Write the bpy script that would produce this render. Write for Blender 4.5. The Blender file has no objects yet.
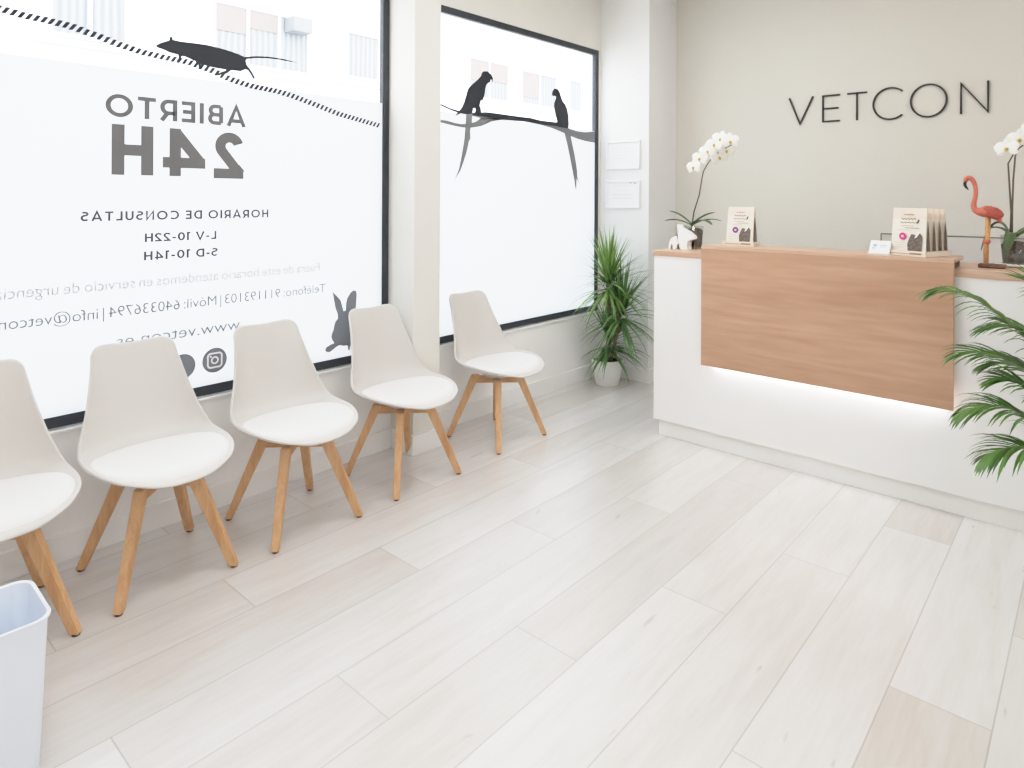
import bpy, bmesh, math, random
from mathutils import Vector, Matrix
random.seed(7)
PI = math.pi
scene = bpy.context.scene
col = scene.collection

# ------------------------------------------------------------------ helpers
def s2l(c):
    out = []
    for v in c:
        v = v / 255.0
        out.append(v / 12.92 if v <= 0.04045 else ((v + 0.055) / 1.055) ** 2.4)
    return tuple(out)

def new_mat(name):
    m = bpy.data.materials.new(name); m.use_nodes = True
    nt = m.node_tree
    for n in list(nt.nodes): nt.nodes.remove(n)
    out = nt.nodes.new('ShaderNodeOutputMaterial')
    return m, nt, out

def mat(name, rgb, rough=0.5, spec=0.5, var=0.0, vscale=8.0, bump=0.0, bscale=60.0, metal=0.0, coat=0.0, island=0.0):
    """plain surface with a little procedural colour variation and bump"""
    m, nt, out = new_mat(name)
    N, L = nt.nodes, nt.links
    b = N.new('ShaderNodeBsdfPrincipled')
    b.inputs['Roughness'].default_value = rough
    b.inputs['Specular IOR Level'].default_value = spec
    b.inputs['Metallic'].default_value = metal
    b.inputs['Coat Weight'].default_value = coat
    c = s2l(rgb)
    tc = N.new('ShaderNodeTexCoord')
    nz = N.new('ShaderNodeTexNoise'); nz.inputs['Scale'].default_value = vscale; nz.inputs['Detail'].default_value = 3
    L.new(tc.outputs['Object'], nz.inputs['Vector'])
    ramp = N.new('ShaderNodeValToRGB')
    ramp.color_ramp.elements[0].position = 0.3; ramp.color_ramp.elements[1].position = 0.7
    ramp.color_ramp.elements[0].color = (*[max(0, v * (1 - var)) for v in c], 1)
    ramp.color_ramp.elements[1].color = (*[min(1, v * (1 + var)) for v in c], 1)
    L.new(nz.outputs['Fac'], ramp.inputs['Fac'])
    last = ramp.outputs['Color']
    if island > 0:
        g = N.new('ShaderNodeNewGeometry')
        hsv = N.new('ShaderNodeHueSaturation')
        mr = N.new('ShaderNodeMapRange'); mr.inputs['To Min'].default_value = 1 - island; mr.inputs['To Max'].default_value = 1 + island
        L.new(g.outputs['Random Per Island'], mr.inputs['Value']); L.new(mr.outputs['Result'], hsv.inputs['Value'])
        L.new(last, hsv.inputs['Color']); last = hsv.outputs['Color']
    L.new(last, b.inputs['Base Color'])
    if bump > 0:
        n2 = N.new('ShaderNodeTexNoise'); n2.inputs['Scale'].default_value = bscale; n2.inputs['Detail'].default_value = 4
        L.new(tc.outputs['Object'], n2.inputs['Vector'])
        bp = N.new('ShaderNodeBump'); bp.inputs['Strength'].default_value = bump; bp.inputs['Distance'].default_value = 0.004
        L.new(n2.outputs['Fac'], bp.inputs['Height']); L.new(bp.outputs['Normal'], b.inputs['Normal'])
    L.new(b.outputs['BSDF'], out.inputs['Surface'])
    return m

def wood_mat(name, light, dark, scale=(1, 14, 14), rough=0.45, bands=5.0, contrast=1.0):
    m, nt, out = new_mat(name)
    N, L = nt.nodes, nt.links
    tc = N.new('ShaderNodeTexCoord'); mp = N.new('ShaderNodeMapping'); mp.inputs['Scale'].default_value = scale
    L.new(tc.outputs['Object'], mp.inputs['Vector'])
    n1 = N.new('ShaderNodeTexNoise'); n1.inputs['Scale'].default_value = bands; n1.inputs['Detail'].default_value = 6; n1.inputs['Distortion'].default_value = 0.6
    L.new(mp.outputs['Vector'], n1.inputs['Vector'])
    n2 = N.new('ShaderNodeTexNoise'); n2.inputs['Scale'].default_value = bands * 5; n2.inputs['Detail'].default_value = 5
    L.new(mp.outputs['Vector'], n2.inputs['Vector'])
    mx = N.new('ShaderNodeMix'); mx.data_type = 'FLOAT'; mx.inputs['Factor'].default_value = 0.35
    L.new(n1.outputs['Fac'], mx.inputs[2]); L.new(n2.outputs['Fac'], mx.inputs[3])
    r = N.new('ShaderNodeValToRGB')
    r.color_ramp.elements[0].position = 0.5 - 0.17 / contrast; r.color_ramp.elements[1].position = 0.5 + 0.14 / contrast
    r.color_ramp.elements[0].color = (*s2l(dark), 1); r.color_ramp.elements[1].color = (*s2l(light), 1)
    L.new(mx.outputs[0], r.inputs['Fac'])
    b = N.new('ShaderNodeBsdfPrincipled'); b.inputs['Roughness'].default_value = rough; b.inputs['Specular IOR Level'].default_value = 0.35
    L.new(r.outputs['Color'], b.inputs['Base Color'])
    L.new(b.outputs['BSDF'], out.inputs['Surface'])
    return m

def emit_mat(name, rgb, strength):
    m, nt, out = new_mat(name)
    e = nt.nodes.new('ShaderNodeEmission'); e.inputs['Color'].default_value = (*s2l(rgb), 1); e.inputs['Strength'].default_value = strength
    nt.links.new(e.outputs['Emission'], out.inputs['Surface'])
    return m

def glass_mat(name, tint=(1, 1, 1), gloss=0.06, rough=0.0):
    m, nt, out = new_mat(name)
    t = nt.nodes.new('ShaderNodeBsdfTransparent'); t.inputs['Color'].default_value = (*tint, 1)
    g = nt.nodes.new('ShaderNodeBsdfGlossy'); g.inputs['Roughness'].default_value = rough
    x = nt.nodes.new('ShaderNodeMixShader'); x.inputs['Fac'].default_value = gloss
    nt.links.new(t.outputs[0], x.inputs[1]); nt.links.new(g.outputs[0], x.inputs[2]); nt.links.new(x.outputs[0], out.inputs['Surface'])
    return m

def fill(pts):
    """ear clipping of a simple polygon given as 3D points in one plane"""
    P = [Vector(p) for p in pts]
    n = Vector((0, 0, 0))
    for a, b in zip(P, P[1:] + P[:1]): n += a.cross(b)
    ax = max(range(3), key=lambda k: abs(n[k]))
    q = [tuple(p[k] for k in range(3) if k != ax) for p in P]
    cr = lambda a, b, c: (b[0] - a[0]) * (c[1] - a[1]) - (b[1] - a[1]) * (c[0] - a[0])
    area = sum(a[0] * b[1] - a[1] * b[0] for a, b in zip(q, q[1:] + q[:1]))
    idx = list(range(len(q)))
    if area < 0: idx.reverse()
    out = []; guard = 0
    while len(idx) > 3 and guard < 5000:
        best = None
        for k in range(len(idx)):
            guard += 1
            i, j, l = idx[k - 1], idx[k], idx[(k + 1) % len(idx)]
            a, b, c = q[i], q[j], q[l]
            if cr(a, b, c) <= 1e-12: continue
            if any(cr(a, b, q[m]) >= 0 and cr(b, c, q[m]) >= 0 and cr(c, a, q[m]) >= 0 for m in idx if m not in (i, j, l)): continue
            best = k; break
        if best is None: best = min(range(len(idx)), key=lambda k: abs(cr(q[idx[k - 1]], q[idx[k]], q[idx[(k + 1) % len(idx)]])))
        i, j, l = idx[best - 1], idx[best], idx[(best + 1) % len(idx)]
        out.append((i, j, l)); idx.pop(best)
    out.append(tuple(idx)); return out

class MB:
    """collects shapes, builds ONE mesh object"""
    def __init__(s): s.bm = bmesh.new()
    def box(s, lo, hi, bev=0.0, rot=None, seg=2):
        lo, hi = Vector(lo), Vector(hi)
        c = (lo + hi) / 2; d = hi - lo
        t = bmesh.new()
        bmesh.ops.create_cube(t, size=1.0)
        bmesh.ops.scale(t, vec=d, verts=t.verts)
        if bev > 0:
            bmesh.ops.bevel(t, geom=list(t.edges), offset=bev, segments=seg, profile=0.6, affect='EDGES')
        if rot is not None: bmesh.ops.transform(t, matrix=rot.to_4x4(), verts=t.verts)
        bmesh.ops.translate(t, vec=c, verts=t.verts)
        s.merge(t); return s
    def merge(s, t, mi=None):
        me = bpy.data.meshes.new('tmp'); t.to_mesh(me); t.free()
        n0 = len(s.bm.faces)
        s.bm.from_mesh(me); bpy.data.meshes.remove(me)
        if mi is not None:
            s.bm.faces.ensure_lookup_table()
            for f in s.bm.faces[n0:]: f.material_index = mi
        return s
    def frustum(s, p0, p1, a0, a1, rotz=0.0):
        """tapered square bar from p0 to p1 with half sizes a0,a1 (tuples), horizontal ends"""
        vs = []
        for p, a in ((p0, a0), (p1, a1)):
            for sx, sy in ((-1, -1), (1, -1), (1, 1), (-1, 1)):
                x, y = sx * a[0], sy * a[1]
                vs.append(s.bm.verts.new((p[0] + x * math.cos(rotz) - y * math.sin(rotz), p[1] + x * math.sin(rotz) + y * math.cos(rotz), p[2])))
        q = [(3, 2, 1, 0), (4, 5, 6, 7)] + [(i, (i + 1) % 4, 4 + (i + 1) % 4, 4 + i) for i in range(4)]
        for f in q: s.bm.faces.new([vs[i] for i in f])
        return s
    def tube(s, pts, rad, n=10, flat=(1, 1), caps=True):
        pts = [Vector(p) for p in pts]
        if not hasattr(rad, '__len__'): rad = [rad] * len(pts)
        t = (pts[1] - pts[0]).normalized()
        ref = Vector((0, 0, 1)) if abs(t.z) < 0.9 else Vector((0, 1, 0))
        u = t.cross(ref).normalized(); rings = []
        for i, p in enumerate(pts):
            t = (pts[min(i + 1, len(pts) - 1)] - pts[max(i - 1, 0)]).normalized()
            u = (u - t * u.dot(t)).normalized(); v = t.cross(u)
            rings.append([s.bm.verts.new(p + (u * math.cos(2 * PI * k / n) * flat[0] + v * math.sin(2 * PI * k / n) * flat[1]) * rad[i]) for k in range(n)])
        for a, b in zip(rings, rings[1:]):
            for k in range(n): s.bm.faces.new((a[k], a[(k + 1) % n], b[(k + 1) % n], b[k]))
        if caps:
            s.bm.faces.new(rings[0][::-1]); s.bm.faces.new(rings[-1])
        return s
    def lathe(s, prof, c=(0, 0, 0), n=32, closed=False):
        rings = []
        for r, z in prof:
            rings.append([s.bm.verts.new((c[0] + r * math.cos(2 * PI * k / n), c[1] + r * math.sin(2 * PI * k / n), c[2] + z)) for k in range(n)])
        for a, b in zip(rings, rings[1:]):
            for k in range(n): s.bm.faces.new((a[k], a[(k + 1) % n], b[(k + 1) % n], b[k]))
        s.bm.faces.new(rings[0][::-1]); s.bm.faces.new(rings[-1])
        return s
    def ball(s, c, r, sc=(1, 1, 1), sub=2, rot=None):
        t = bmesh.new(); bmesh.ops.create_icosphere(t, subdivisions=sub, radius=r)
        bmesh.ops.scale(t, vec=sc, verts=t.verts)
        if rot is not None: bmesh.ops.transform(t, matrix=rot.to_4x4(), verts=t.verts)
        bmesh.ops.translate(t, vec=c, verts=t.verts)
        return s.merge(t)
    def poly(s, pts):
        """flat filled polygon in 3D (may be concave)"""
        vs = [s.bm.verts.new(p) for p in pts]
        if len(vs) <= 4: s.bm.faces.new(vs); return s
        for t in fill(pts): s.bm.faces.new([vs[k] for k in t])
        return s
    def build(s, name, m, parent=None, smooth=False, loc=None):
        me = bpy.data.meshes.new(name)
        q, off = parent, Vector((0, 0, 0))
        while q is not None: off += q.location; q = q.parent
        if off.length > 0: bmesh.ops.translate(s.bm, vec=-off, verts=s.bm.verts)
        bmesh.ops.recalc_face_normals(s.bm, faces=s.bm.faces)
        s.bm.to_mesh(me); s.bm.free()
        ms = m if isinstance(m, (list, tuple)) else [m]
        for x in ms: me.materials.append(x)
        if smooth:
            for p in me.polygons: p.use_smooth = True
        o = bpy.data.objects.new(name, me); col.objects.link(o)
        if parent is not None: o.parent = parent
        if loc is not None: o.location = loc
        return o

def smooth_by_angle(o, deg=35):
    me = o.data
    for p in me.polygons: p.use_smooth = True
    bm = bmesh.new(); bm.from_mesh(me)
    for e in bm.edges:
        if len(e.link_faces) == 2 and e.calc_face_angle(0) > math.radians(deg): e.smooth = False
    bm.to_mesh(me); bm.free()

def tag(o, label=None, cat=None, group=None, kind=None):
    if label: o['label'] = label
    if cat: o['category'] = cat
    if group: o['group'] = group
    if kind: o['kind'] = kind
    return o

def thing(name, label, cat, loc=(0, 0, 0), rz=0.0, group=None, kind=None):
    o = bpy.data.objects.new(name, None); col.objects.link(o)
    o.empty_display_size = 0.1
    o.location = loc; o.rotation_euler = (0, 0, rz)
    return tag(o, label, cat, group, kind)

def copy_tree(o, parent=None):
    c = o.copy(); col.objects.link(c); c.parent = parent
    for ch in [x for x in bpy.data.objects if x.parent == o]: copy_tree(ch, c)
    return c

# ------------------------------------------------------------------ materials
M = {}
M['wall'] = mat('wall_paint', (246, 245, 243), 0.85, 0.2, 0.012, 2.0, 0.05, 180)
M['backwall'] = mat('back_wall_paint', (219, 215, 206), 0.85, 0.2, 0.012, 1.5, 0.05, 180)
M['column'] = mat('column_paint', (236, 236, 235), 0.85, 0.2, 0.01, 2.0, 0.05, 180)
M['ceiling'] = mat('ceiling_paint', (244, 243, 240), 0.9, 0.1, 0.01, 2.0)
M['trim'] = mat('trim_paint', (243, 242, 240), 0.5, 0.4, 0.01, 3.0)
M['white_lam'] = mat('white_laminate', (242, 241, 239), 0.35, 0.4, 0.008, 3.0)
M['plastic'] = mat('white_shell_plastic', (211, 207, 203), 0.42, 0.45, 0.006, 5.0)
M['leatherette'] = mat('white_leatherette', (238, 237, 236), 0.5, 0.4, 0.006, 8.0, 0.03, 500)
M['beech'] = wood_mat('beech_wood', (221, 177, 133), (199, 149, 105), (10, 10, 1.2), 0.5, 4.0)
M['beech_bar'] = wood_mat('beech_bar_wood', (214, 168, 124), (190, 142, 98), (2, 2, 10), 0.5, 4.0)
M['glide'] = mat('dark_glide', (90, 74, 62), 0.6, 0.3, 0.05)
M['panel_wood'] = wood_mat('walnut_panel', (206, 166, 138), (172, 130, 102), (0.45, 5, 4.5), 0.42, 1.8, 0.8)
M['top_wood'] = wood_mat('counter_top_wood', (216, 182, 158), (190, 152, 126), (0.7, 8, 8), 0.42, 2.4)
M['gap_shade'] = mat('gap_shade_support', (92, 70, 58), 0.6, 0.2, 0.05)
M['frame_black'] = mat('anthracite_frame', (49, 53, 60), 0.4, 0.4, 0.03, 6.0)
M['glass'] = glass_mat('window_glass', (0.985, 0.99, 1.0), 0.035)
M['clear'] = glass_mat('clear_pot_glass', (0.93, 0.95, 0.94), 0.10, 0.02)
M['decal_dark'] = mat('dark_vinyl', (52, 54, 60), 0.6, 0.2, 0.03)
M['decal_grey'] = mat('grey_vinyl', (128, 129, 131), 0.6, 0.2, 0.02)
M['decal_blue'] = mat('blue_grey_vinyl', (128, 132, 140), 0.6, 0.2, 0.02)
M['text_grey'] = mat('lettering_grey', (114, 114, 115), 0.6, 0.2, 0.02)
M['text_mid'] = mat('lettering_mid_grey', (84, 86, 92), 0.6, 0.2, 0.02)
M['text_light'] = mat('lettering_light_grey', (136, 140, 148), 0.6, 0.2, 0.02)
M['text_faint'] = mat('lettering_faint_grey', (196, 199, 205), 0.6, 0.2, 0.02)
M['sign'] = mat('sign_letters', (38, 35, 34), 0.45, 0.4, 0.03)
M['pot_white'] = mat('white_planter', (240, 240, 238), 0.4, 0.4, 0.01)
M['soil'] = mat('potting_soil', (70, 55, 44), 0.95, 0.1, 0.35, 60, 0.6, 120)
M['bark'] = mat('orchid_bark', (84, 68, 58), 0.9, 0.2, 0.5, 70, 0.8, 110)
M['trunk'] = mat('dracaena_trunk', (150, 130, 104), 0.85, 0.2, 0.2, 40, 0.4, 90)
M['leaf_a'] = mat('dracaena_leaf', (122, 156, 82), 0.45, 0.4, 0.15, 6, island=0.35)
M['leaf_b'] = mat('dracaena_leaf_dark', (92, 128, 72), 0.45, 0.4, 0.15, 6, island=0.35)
M['palm'] = mat('palm_leaf', (78, 118, 50), 0.4, 0.45, 0.2, 5, island=0.4)
M['palm_stem'] = mat('palm_stem', (120, 140, 66), 0.5, 0.4, 0.1, 8)
M['orchid_leaf'] = mat('orchid_leaf', (78, 104, 58), 0.35, 0.5, 0.15, 12)
M['orchid_stem'] = mat('orchid_stem', (96, 88, 74), 0.6, 0.3, 0.15, 30)
M['petal'] = mat('orchid_petal', (248, 247, 240), 0.6, 0.3, 0.015, 20)
M['lip'] = mat('orchid_lip', (206, 178, 92), 0.6, 0.3, 0.2, 40)
M['flamingo'] = mat('flamingo_coral', (202, 112, 92), 0.55, 0.35, 0.18, 26, 0.3, 90)
M['flamingo_wing'] = mat('flamingo_wing_red', (172, 80, 66), 0.55, 0.35, 0.25, 40, 0.4, 90)
M['flamingo_leg'] = mat('flamingo_leg_wood', (214, 160, 108), 0.6, 0.3, 0.15, 40)
M['flamingo_beak'] = mat('flamingo_beak_black', (40, 34, 32), 0.5, 0.3, 0.1)
M['flamingo_base'] = mat('flamingo_base_wood', (112, 82, 68), 0.7, 0.3, 0.25, 24, 0.3, 50)
M['bag'] = mat('cream_pouch', (236, 227, 214), 0.5, 0.35, 0.03, 14, 0.12, 40)
M['bag_top'] = mat('peach_pouch_fold', (234, 216, 200), 0.5, 0.35, 0.05, 14)
M['bag_window'] = mat('dark_treats', (104, 90, 80), 0.35, 0.5, 0.55, 120, 0.7, 160)
M['print'] = mat('pouch_print', (150, 130, 106), 0.6, 0.3, 0.05)
M['print_dark'] = mat('pouch_print_dark', (84, 76, 70), 0.6, 0.3, 0.05)
M['pink'] = mat('pink_sticker', (226, 66, 140), 0.5, 0.3, 0.03)
M['purple'] = mat('purple_sticker', (128, 72, 146), 0.5, 0.3, 0.05)
M['white_paper'] = mat('white_paper', (247, 247, 247), 0.7, 0.2, 0.005)
M['blue_print'] = mat('blue_print', (150, 190, 222), 0.6, 0.2, 0.05)
M['tray'] = mat('cream_card_tray', (234, 222, 205), 0.7, 0.2, 0.03, 14)
M['fig'] = mat('white_ceramic', (246, 245, 243), 0.35, 0.5, 0.01)
M['bin'] = mat('white_bin_plastic', (236, 243, 255), 0.4, 0.4, 0.006)
M['paper_grey'] = mat('certificate_ink', (196, 198, 202), 0.7, 0.2, 0.02)
M['paper'] = mat('certificate_paper', (240, 241, 242), 0.6, 0.2, 0.01)
M['frame_white'] = mat('white_picture_frame', (244, 244, 244), 0.4, 0.4, 0.01)
M['screen'] = mat('grey_screen', (208, 203, 197), 0.6, 0.3, 0.01)
M['metal_dark'] = mat('dark_metal_edge', (120, 114, 108), 0.4, 0.4, 0.03)
M['facade'] = mat('facade_render', (236, 233, 228), 0.9, 0.1, 0.03, 1.2)
M['fac_frame'] = mat('facade_window_white', (206, 206, 206), 0.6, 0.3, 0.02)
M['fac_glass'] = mat('facade_curtains', (142, 146, 152), 0.6, 0.3, 0.12, 3.0)
M['fac_shutter'] = mat('facade_pink_shutter', (140, 124, 120), 0.7, 0.2, 0.05, 5.0)
M['fac_dark'] = mat('facade_grey', (132, 134, 138), 0.7, 0.2, 0.05, 5.0)
M['street'] = mat('street_paving', (190, 186, 180), 0.9, 0.1, 0.08, 2.0)
M['led'] = emit_mat('led_white', (246, 250, 255), 24.0)
M['lamp'] = emit_mat('ceiling_lamp_white', (253, 251, 250), 12.8)

def curtain_mat():
    m, nt, out = new_mat('curtain_folds')
    N, L = nt.nodes, nt.links
    tc = N.new('ShaderNodeTexCoord'); w = N.new('ShaderNodeTexWave'); w.bands_direction = 'Y'
    w.inputs['Scale'].default_value = 3.2; w.inputs['Distortion'].default_value = 1.5; w.inputs['Detail'].default_value = 1
    L.new(tc.outputs['Object'], w.inputs['Vector'])
    r = N.new('ShaderNodeValToRGB'); r.color_ramp.elements[0].color = (*s2l((118, 122, 128)), 1); r.color_ramp.elements[1].color = (*s2l((152, 154, 158)), 1)
    L.new(w.outputs['Fac'], r.inputs['Fac'])
    b = N.new('ShaderNodeBsdfPrincipled'); b.inputs['Roughness'].default_value = 0.8
    L.new(r.outputs['Color'], b.inputs['Base Color']); L.new(b.outputs[0], out.inputs['Surface'])
    return m
M['fac_glass'] = curtain_mat()

def film_mat():
    m, nt, out = new_mat('frosted_film')
    N, L = nt.nodes, nt.links
    t = N.new('ShaderNodeBsdfTranslucent'); t.inputs['Color'].default_value = (0.56, 0.59, 0.64, 1)
    d = N.new('ShaderNodeBsdfDiffuse'); d.inputs['Color'].default_value = (0.80, 0.82, 0.86, 1)
    nz = N.new('ShaderNodeTexNoise'); nz.inputs['Scale'].default_value = 1.2
    tc = N.new('ShaderNodeTexCoord'); L.new(tc.outputs['Object'], nz.inputs['Vector'])
    mr = N.new('ShaderNodeMapRange'); mr.inputs['To Min'].default_value = 0.44; mr.inputs['To Max'].default_value = 0.50
    L.new(nz.outputs['Fac'], mr.inputs['Value'])
    x = N.new('ShaderNodeMixShader'); L.new(mr.outputs['Result'], x.inputs['Fac'])
    L.new(t.outputs[0], x.inputs[1]); L.new(d.outputs[0], x.inputs[2]); L.new(x.outputs[0], out.inputs['Surface'])
    return m
M['film'] = film_mat()

def floor_mat():
    m, nt, out = new_mat('whitewashed_planks')
    N, L = nt.nodes, nt.links
    def math_(op, a, b=None):
        n = N.new('ShaderNodeMath'); n.operation = op
        for i, v in enumerate((a, b)):
            if v is None: continue
            if isinstance(v, (int, float)): n.inputs[i].default_value = v
            else: L.new(v, n.inputs[i])
        return n.outputs[0]
    tc = N.new('ShaderNodeTexCoord'); sp = N.new('ShaderNodeSeparateXYZ'); L.new(tc.outputs['Object'], sp.inputs[0])
    PW, PL = 0.2385, 1.53
    u = math_('DIVIDE', math_('ADD', sp.outputs['X'], 2.36), PW)
    i = math_('FLOOR', u); fu = math_('SUBTRACT', u, i)
    v = math_('DIVIDE', math_('SUBTRACT', sp.outputs['Y'], math_('ADD', math_('MULTIPLY', i, 0.51), 1.10)), PL)
    j = math_('FLOOR', v); fv = math_('SUBTRACT', v, j)
    du = math_('MULTIPLY', math_('MINIMUM', fu, math_('SUBTRACT', 1.0, fu)), PW)
    dv = math_('MULTIPLY', math_('MINIMUM', fv, math_('SUBTRACT', 1.0, fv)), PL)
    dist = math_('MINIMUM', du, dv)
    seam = N.new('ShaderNodeMapRange'); seam.inputs['From Min'].default_value = 0.0008; seam.inputs['From Max'].default_value = 0.0030
    seam.inputs['To Min'].default_value = 1.0; seam.inputs['To Max'].default_value = 0.0
    L.new(dist, seam.inputs['Value'])
    # random per plank
    cmb = N.new('ShaderNodeCombineXYZ'); L.new(i, cmb.inputs[0]); L.new(j, cmb.inputs[1])
    wn = N.new('ShaderNodeTexWhiteNoise'); wn.noise_dimensions = '3D'; L.new(cmb.outputs[0], wn.inputs['Vector'])
    # grain: stretched noise with an offset per plank
    off = N.new('ShaderNodeVectorMath'); off.operation = 'MULTIPLY_ADD'
    L.new(wn.outputs['Color'], off.inputs[0]); off.inputs[1].default_value = (9, 9, 9); L.new(tc.outputs['Object'], off.inputs[2])
    mp = N.new('ShaderNodeMapping'); mp.inputs['Scale'].default_value = (11, 1.1, 1); L.new(off.outputs[0], mp.inputs['Vector'])
    g1 = N.new('ShaderNodeTexNoise'); g1.inputs['Scale'].default_value = 1.6; g1.inputs['Detail'].default_value = 6; g1.inputs['Roughness'].default_value = 0.62; g1.inputs['Distortion'].default_value = 0.5
    L.new(mp.outputs[0], g1.inputs['Vector'])
    mp2 = N.new('ShaderNodeMapping'); mp2.inputs['Scale'].default_value = (60, 5, 1); L.new(off.outputs[0], mp2.inputs['Vector'])
    g2 = N.new('ShaderNodeTexNoise'); g2.inputs['Scale'].default_value = 1.5; g2.inputs['Detail'].default_value = 4; L.new(mp2.outputs[0], g2.inputs['Vector'])
    # base plank tone
    r0 = N.new('ShaderNodeValToRGB'); e = r0.color_ramp.elements
    e[0].position = 0.0; e[0].color = (*s2l((208, 202, 197)), 1); e[1].position = 1.0; e[1].color = (*s2l((225, 223, 221)), 1)
    e2 = r0.color_ramp.elements.new(0.35); e2.color = (*s2l((216, 212, 208)), 1)
    L.new(wn.outputs['Value'], r0.inputs['Fac'])
    r1 = N.new('ShaderNodeValToRGB'); e = r1.color_ramp.elements
    e[0].position = 0.28; e[0].color = (0.84, 0.81, 0.78, 1); e[1].position = 0.58; e[1].color = (1.0, 1.0, 1.0, 1)
    L.new(g1.outputs['Fac'], r1.inputs['Fac'])
    mul = N.new('ShaderNodeMix'); mul.data_type = 'RGBA'; mul.blend_type = 'MULTIPLY'; mul.inputs['Factor'].default_value = 0.68
    L.new(r0.outputs['Color'], mul.inputs[6]); L.new(r1.outputs['Color'], mul.inputs[7])
    r2 = N.new('ShaderNodeValToRGB'); e = r2.color_ramp.elements
    e[0].position = 0.3; e[0].color = (0.9, 0.885, 0.87, 1); e[1].position = 0.6; e[1].color = (1, 1, 1, 1)
    L.new(g2.outputs['Fac'], r2.inputs['Fac'])
    mul2 = N.new('ShaderNodeMix'); mul2.data_type = 'RGBA'; mul2.blend_type = 'MULTIPLY'; mul2.inputs['Factor'].default_value = 0.4
    L.new(mul.outputs[2], mul2.inputs[6]); L.new(r2.outputs['Color'], mul2.inputs[7])
    # a few dark knots / scratches
    mp3 = N.new('ShaderNodeMapping'); mp3.inputs['Scale'].default_value = (15, 4, 1); L.new(off.outputs[0], mp3.inputs['Vector'])
    kn = N.new('ShaderNodeTexNoise'); kn.inputs['Scale'].default_value = 2.0; kn.inputs['Detail'].default_value = 3; L.new(mp3.outputs[0], kn.inputs['Vector'])
    kr = N.new('ShaderNodeMapRange'); kr.inputs['From Min'].default_value = 0.71; kr.inputs['From Max'].default_value = 0.80; L.new(kn.outputs['Fac'], kr.inputs['Value'])
    mk = N.new('ShaderNodeMix'); mk.data_type = 'RGBA'; L.new(math_('MULTIPLY', kr.outputs['Result'], 0.5), mk.inputs['Factor'])
    L.new(mul2.outputs[2], mk.inputs[6]); mk.inputs[7].default_value = (*s2l((150, 132, 118)), 1)
    ms = N.new('ShaderNodeMix'); ms.data_type = 'RGBA'
    L.new(math_('MULTIPLY', seam.outputs['Result'], 0.55), ms.inputs['Factor']); L.new(mk.outputs[2], ms.inputs[6]); ms.inputs[7].default_value = (*s2l((150, 143, 138)), 1)
    b = N.new('ShaderNodeBsdfPrincipled'); b.inputs['Roughness'].default_value = 0.36; b.inputs['Specular IOR Level'].default_value = 1.0
    b.inputs['Coat Weight'].default_value = 1.0; b.inputs['Coat Roughness'].default_value = 0.27
    L.new(ms.outputs[2], b.inputs['Base Color'])
    bp = N.new('ShaderNodeBump'); bp.inputs['Strength'].default_value = 0.25; bp.inputs['Distance'].default_value = 0.002; bp.invert = True
    L.new(seam.outputs['Result'], bp.inputs['Height']); L.new(bp.outputs['Normal'], b.inputs['Normal'])
    L.new(b.outputs[0], out.inputs['Surface'])
    return m
M['floor'] = floor_mat()

# ------------------------------------------------------------------ the setting
XW = -2.93           # face of the window wall
CEIL = 2.95
XR, YB = 2.2, -1.6   # right wall, rear wall
YC, XC = 4.36, -2.526  # column with the certificates
YV = 4.78            # sign wall
SILL, HEAD = 0.497, 2.52
P0, P1, XP = 2.30, 2.487, -2.745   # pillar between the windows
W1A = 0.10

def struct(name, mb, m, smooth=False):
    o = mb.build(name, m, smooth=smooth); o['kind'] = 'structure'; return o

struct('floor', MB().box((-3.15, YB - .1, -0.1), (XR + .1, YV + .1, 0)), M['floor'])
struct('ceiling', MB().box((-3.15, YB - .1, CEIL), (XR + .1, YV + .1, CEIL + .1)), M['ceiling'])
w = MB()
w.box((-3.03, YC - .028, SILL), (-2.952, YC, HEAD)).box((-3.03, YB, 0), (XW, YC, SILL)).box((-3.03, YB, HEAD), (-2.952, YC, CEIL)).box((-3.03, YB, SILL), (XW, W1A, HEAD))
M['wall_shaded'] = mat('wall_paint_shaded', (229, 226, 219), 0.85, 0.2, 0.012, 2.0, 0.05, 180)  # same paint as the lower wall; the light difference is put into this darker colour
for f in w.bm.faces: f.material_index = 0 if f.calc_center_median().z < SILL + .01 else 1
struct('wall_left', w, [M['wall'], M['wall_shaded']])
struct('wall_back', MB().box((XC - .3, YV, 0), (XR + .1, YV + .1, CEIL)), M['backwall'])
struct('wall_right', MB().box((XR, YB, 0), (XR + .1, YV, CEIL)), M['wall'])
struct('wall_rear', MB().box((-3.15, YB - .1, 0), (XR + .1, YB, CEIL)), M['wall'])
struct('wall_column', MB().box((-3.15, YC, 0), (XC, YV, CEIL), 0.004), M['column'])
struct('wall_pillar', MB().box((-3.03, P0, 0), (XP, P1, CEIL), 0.003), M['wall_shaded'])
BH, BT = 0.105, 0.014
bb = MB().box((XW, YB, 0), (XW + BT, P0, BH), .003)
bb.box((XW, P1, 0), (XW + BT, YC, BH), .003)
bb.box((XW + BT, P0 - BT, 0), (XP + BT, P0, BH), .003).box((XP, P0, 0), (XP + BT, P1 + BT, BH), .003)
struct('baseboard_left', bb, M['trim'])
struct('baseboard_back', MB().box((XW + BT, YC - BT, 0), (XC + BT, YC, BH), .003).box((XC, YC, 0), (XC + BT, YV - BT, BH), .003).box((XC, YV - BT, 0), (XR, YV, BH), .003), M['trim'])
struct('trim_1', MB().box((-2.956, W1A, SILL - .012), (XW + .012, P0, SILL), .003), M['trim'])
struct('trim_2', MB().box((-2.956, P1, SILL - .012), (XW + .012, YC, SILL), .003), M['trim'])

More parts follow.
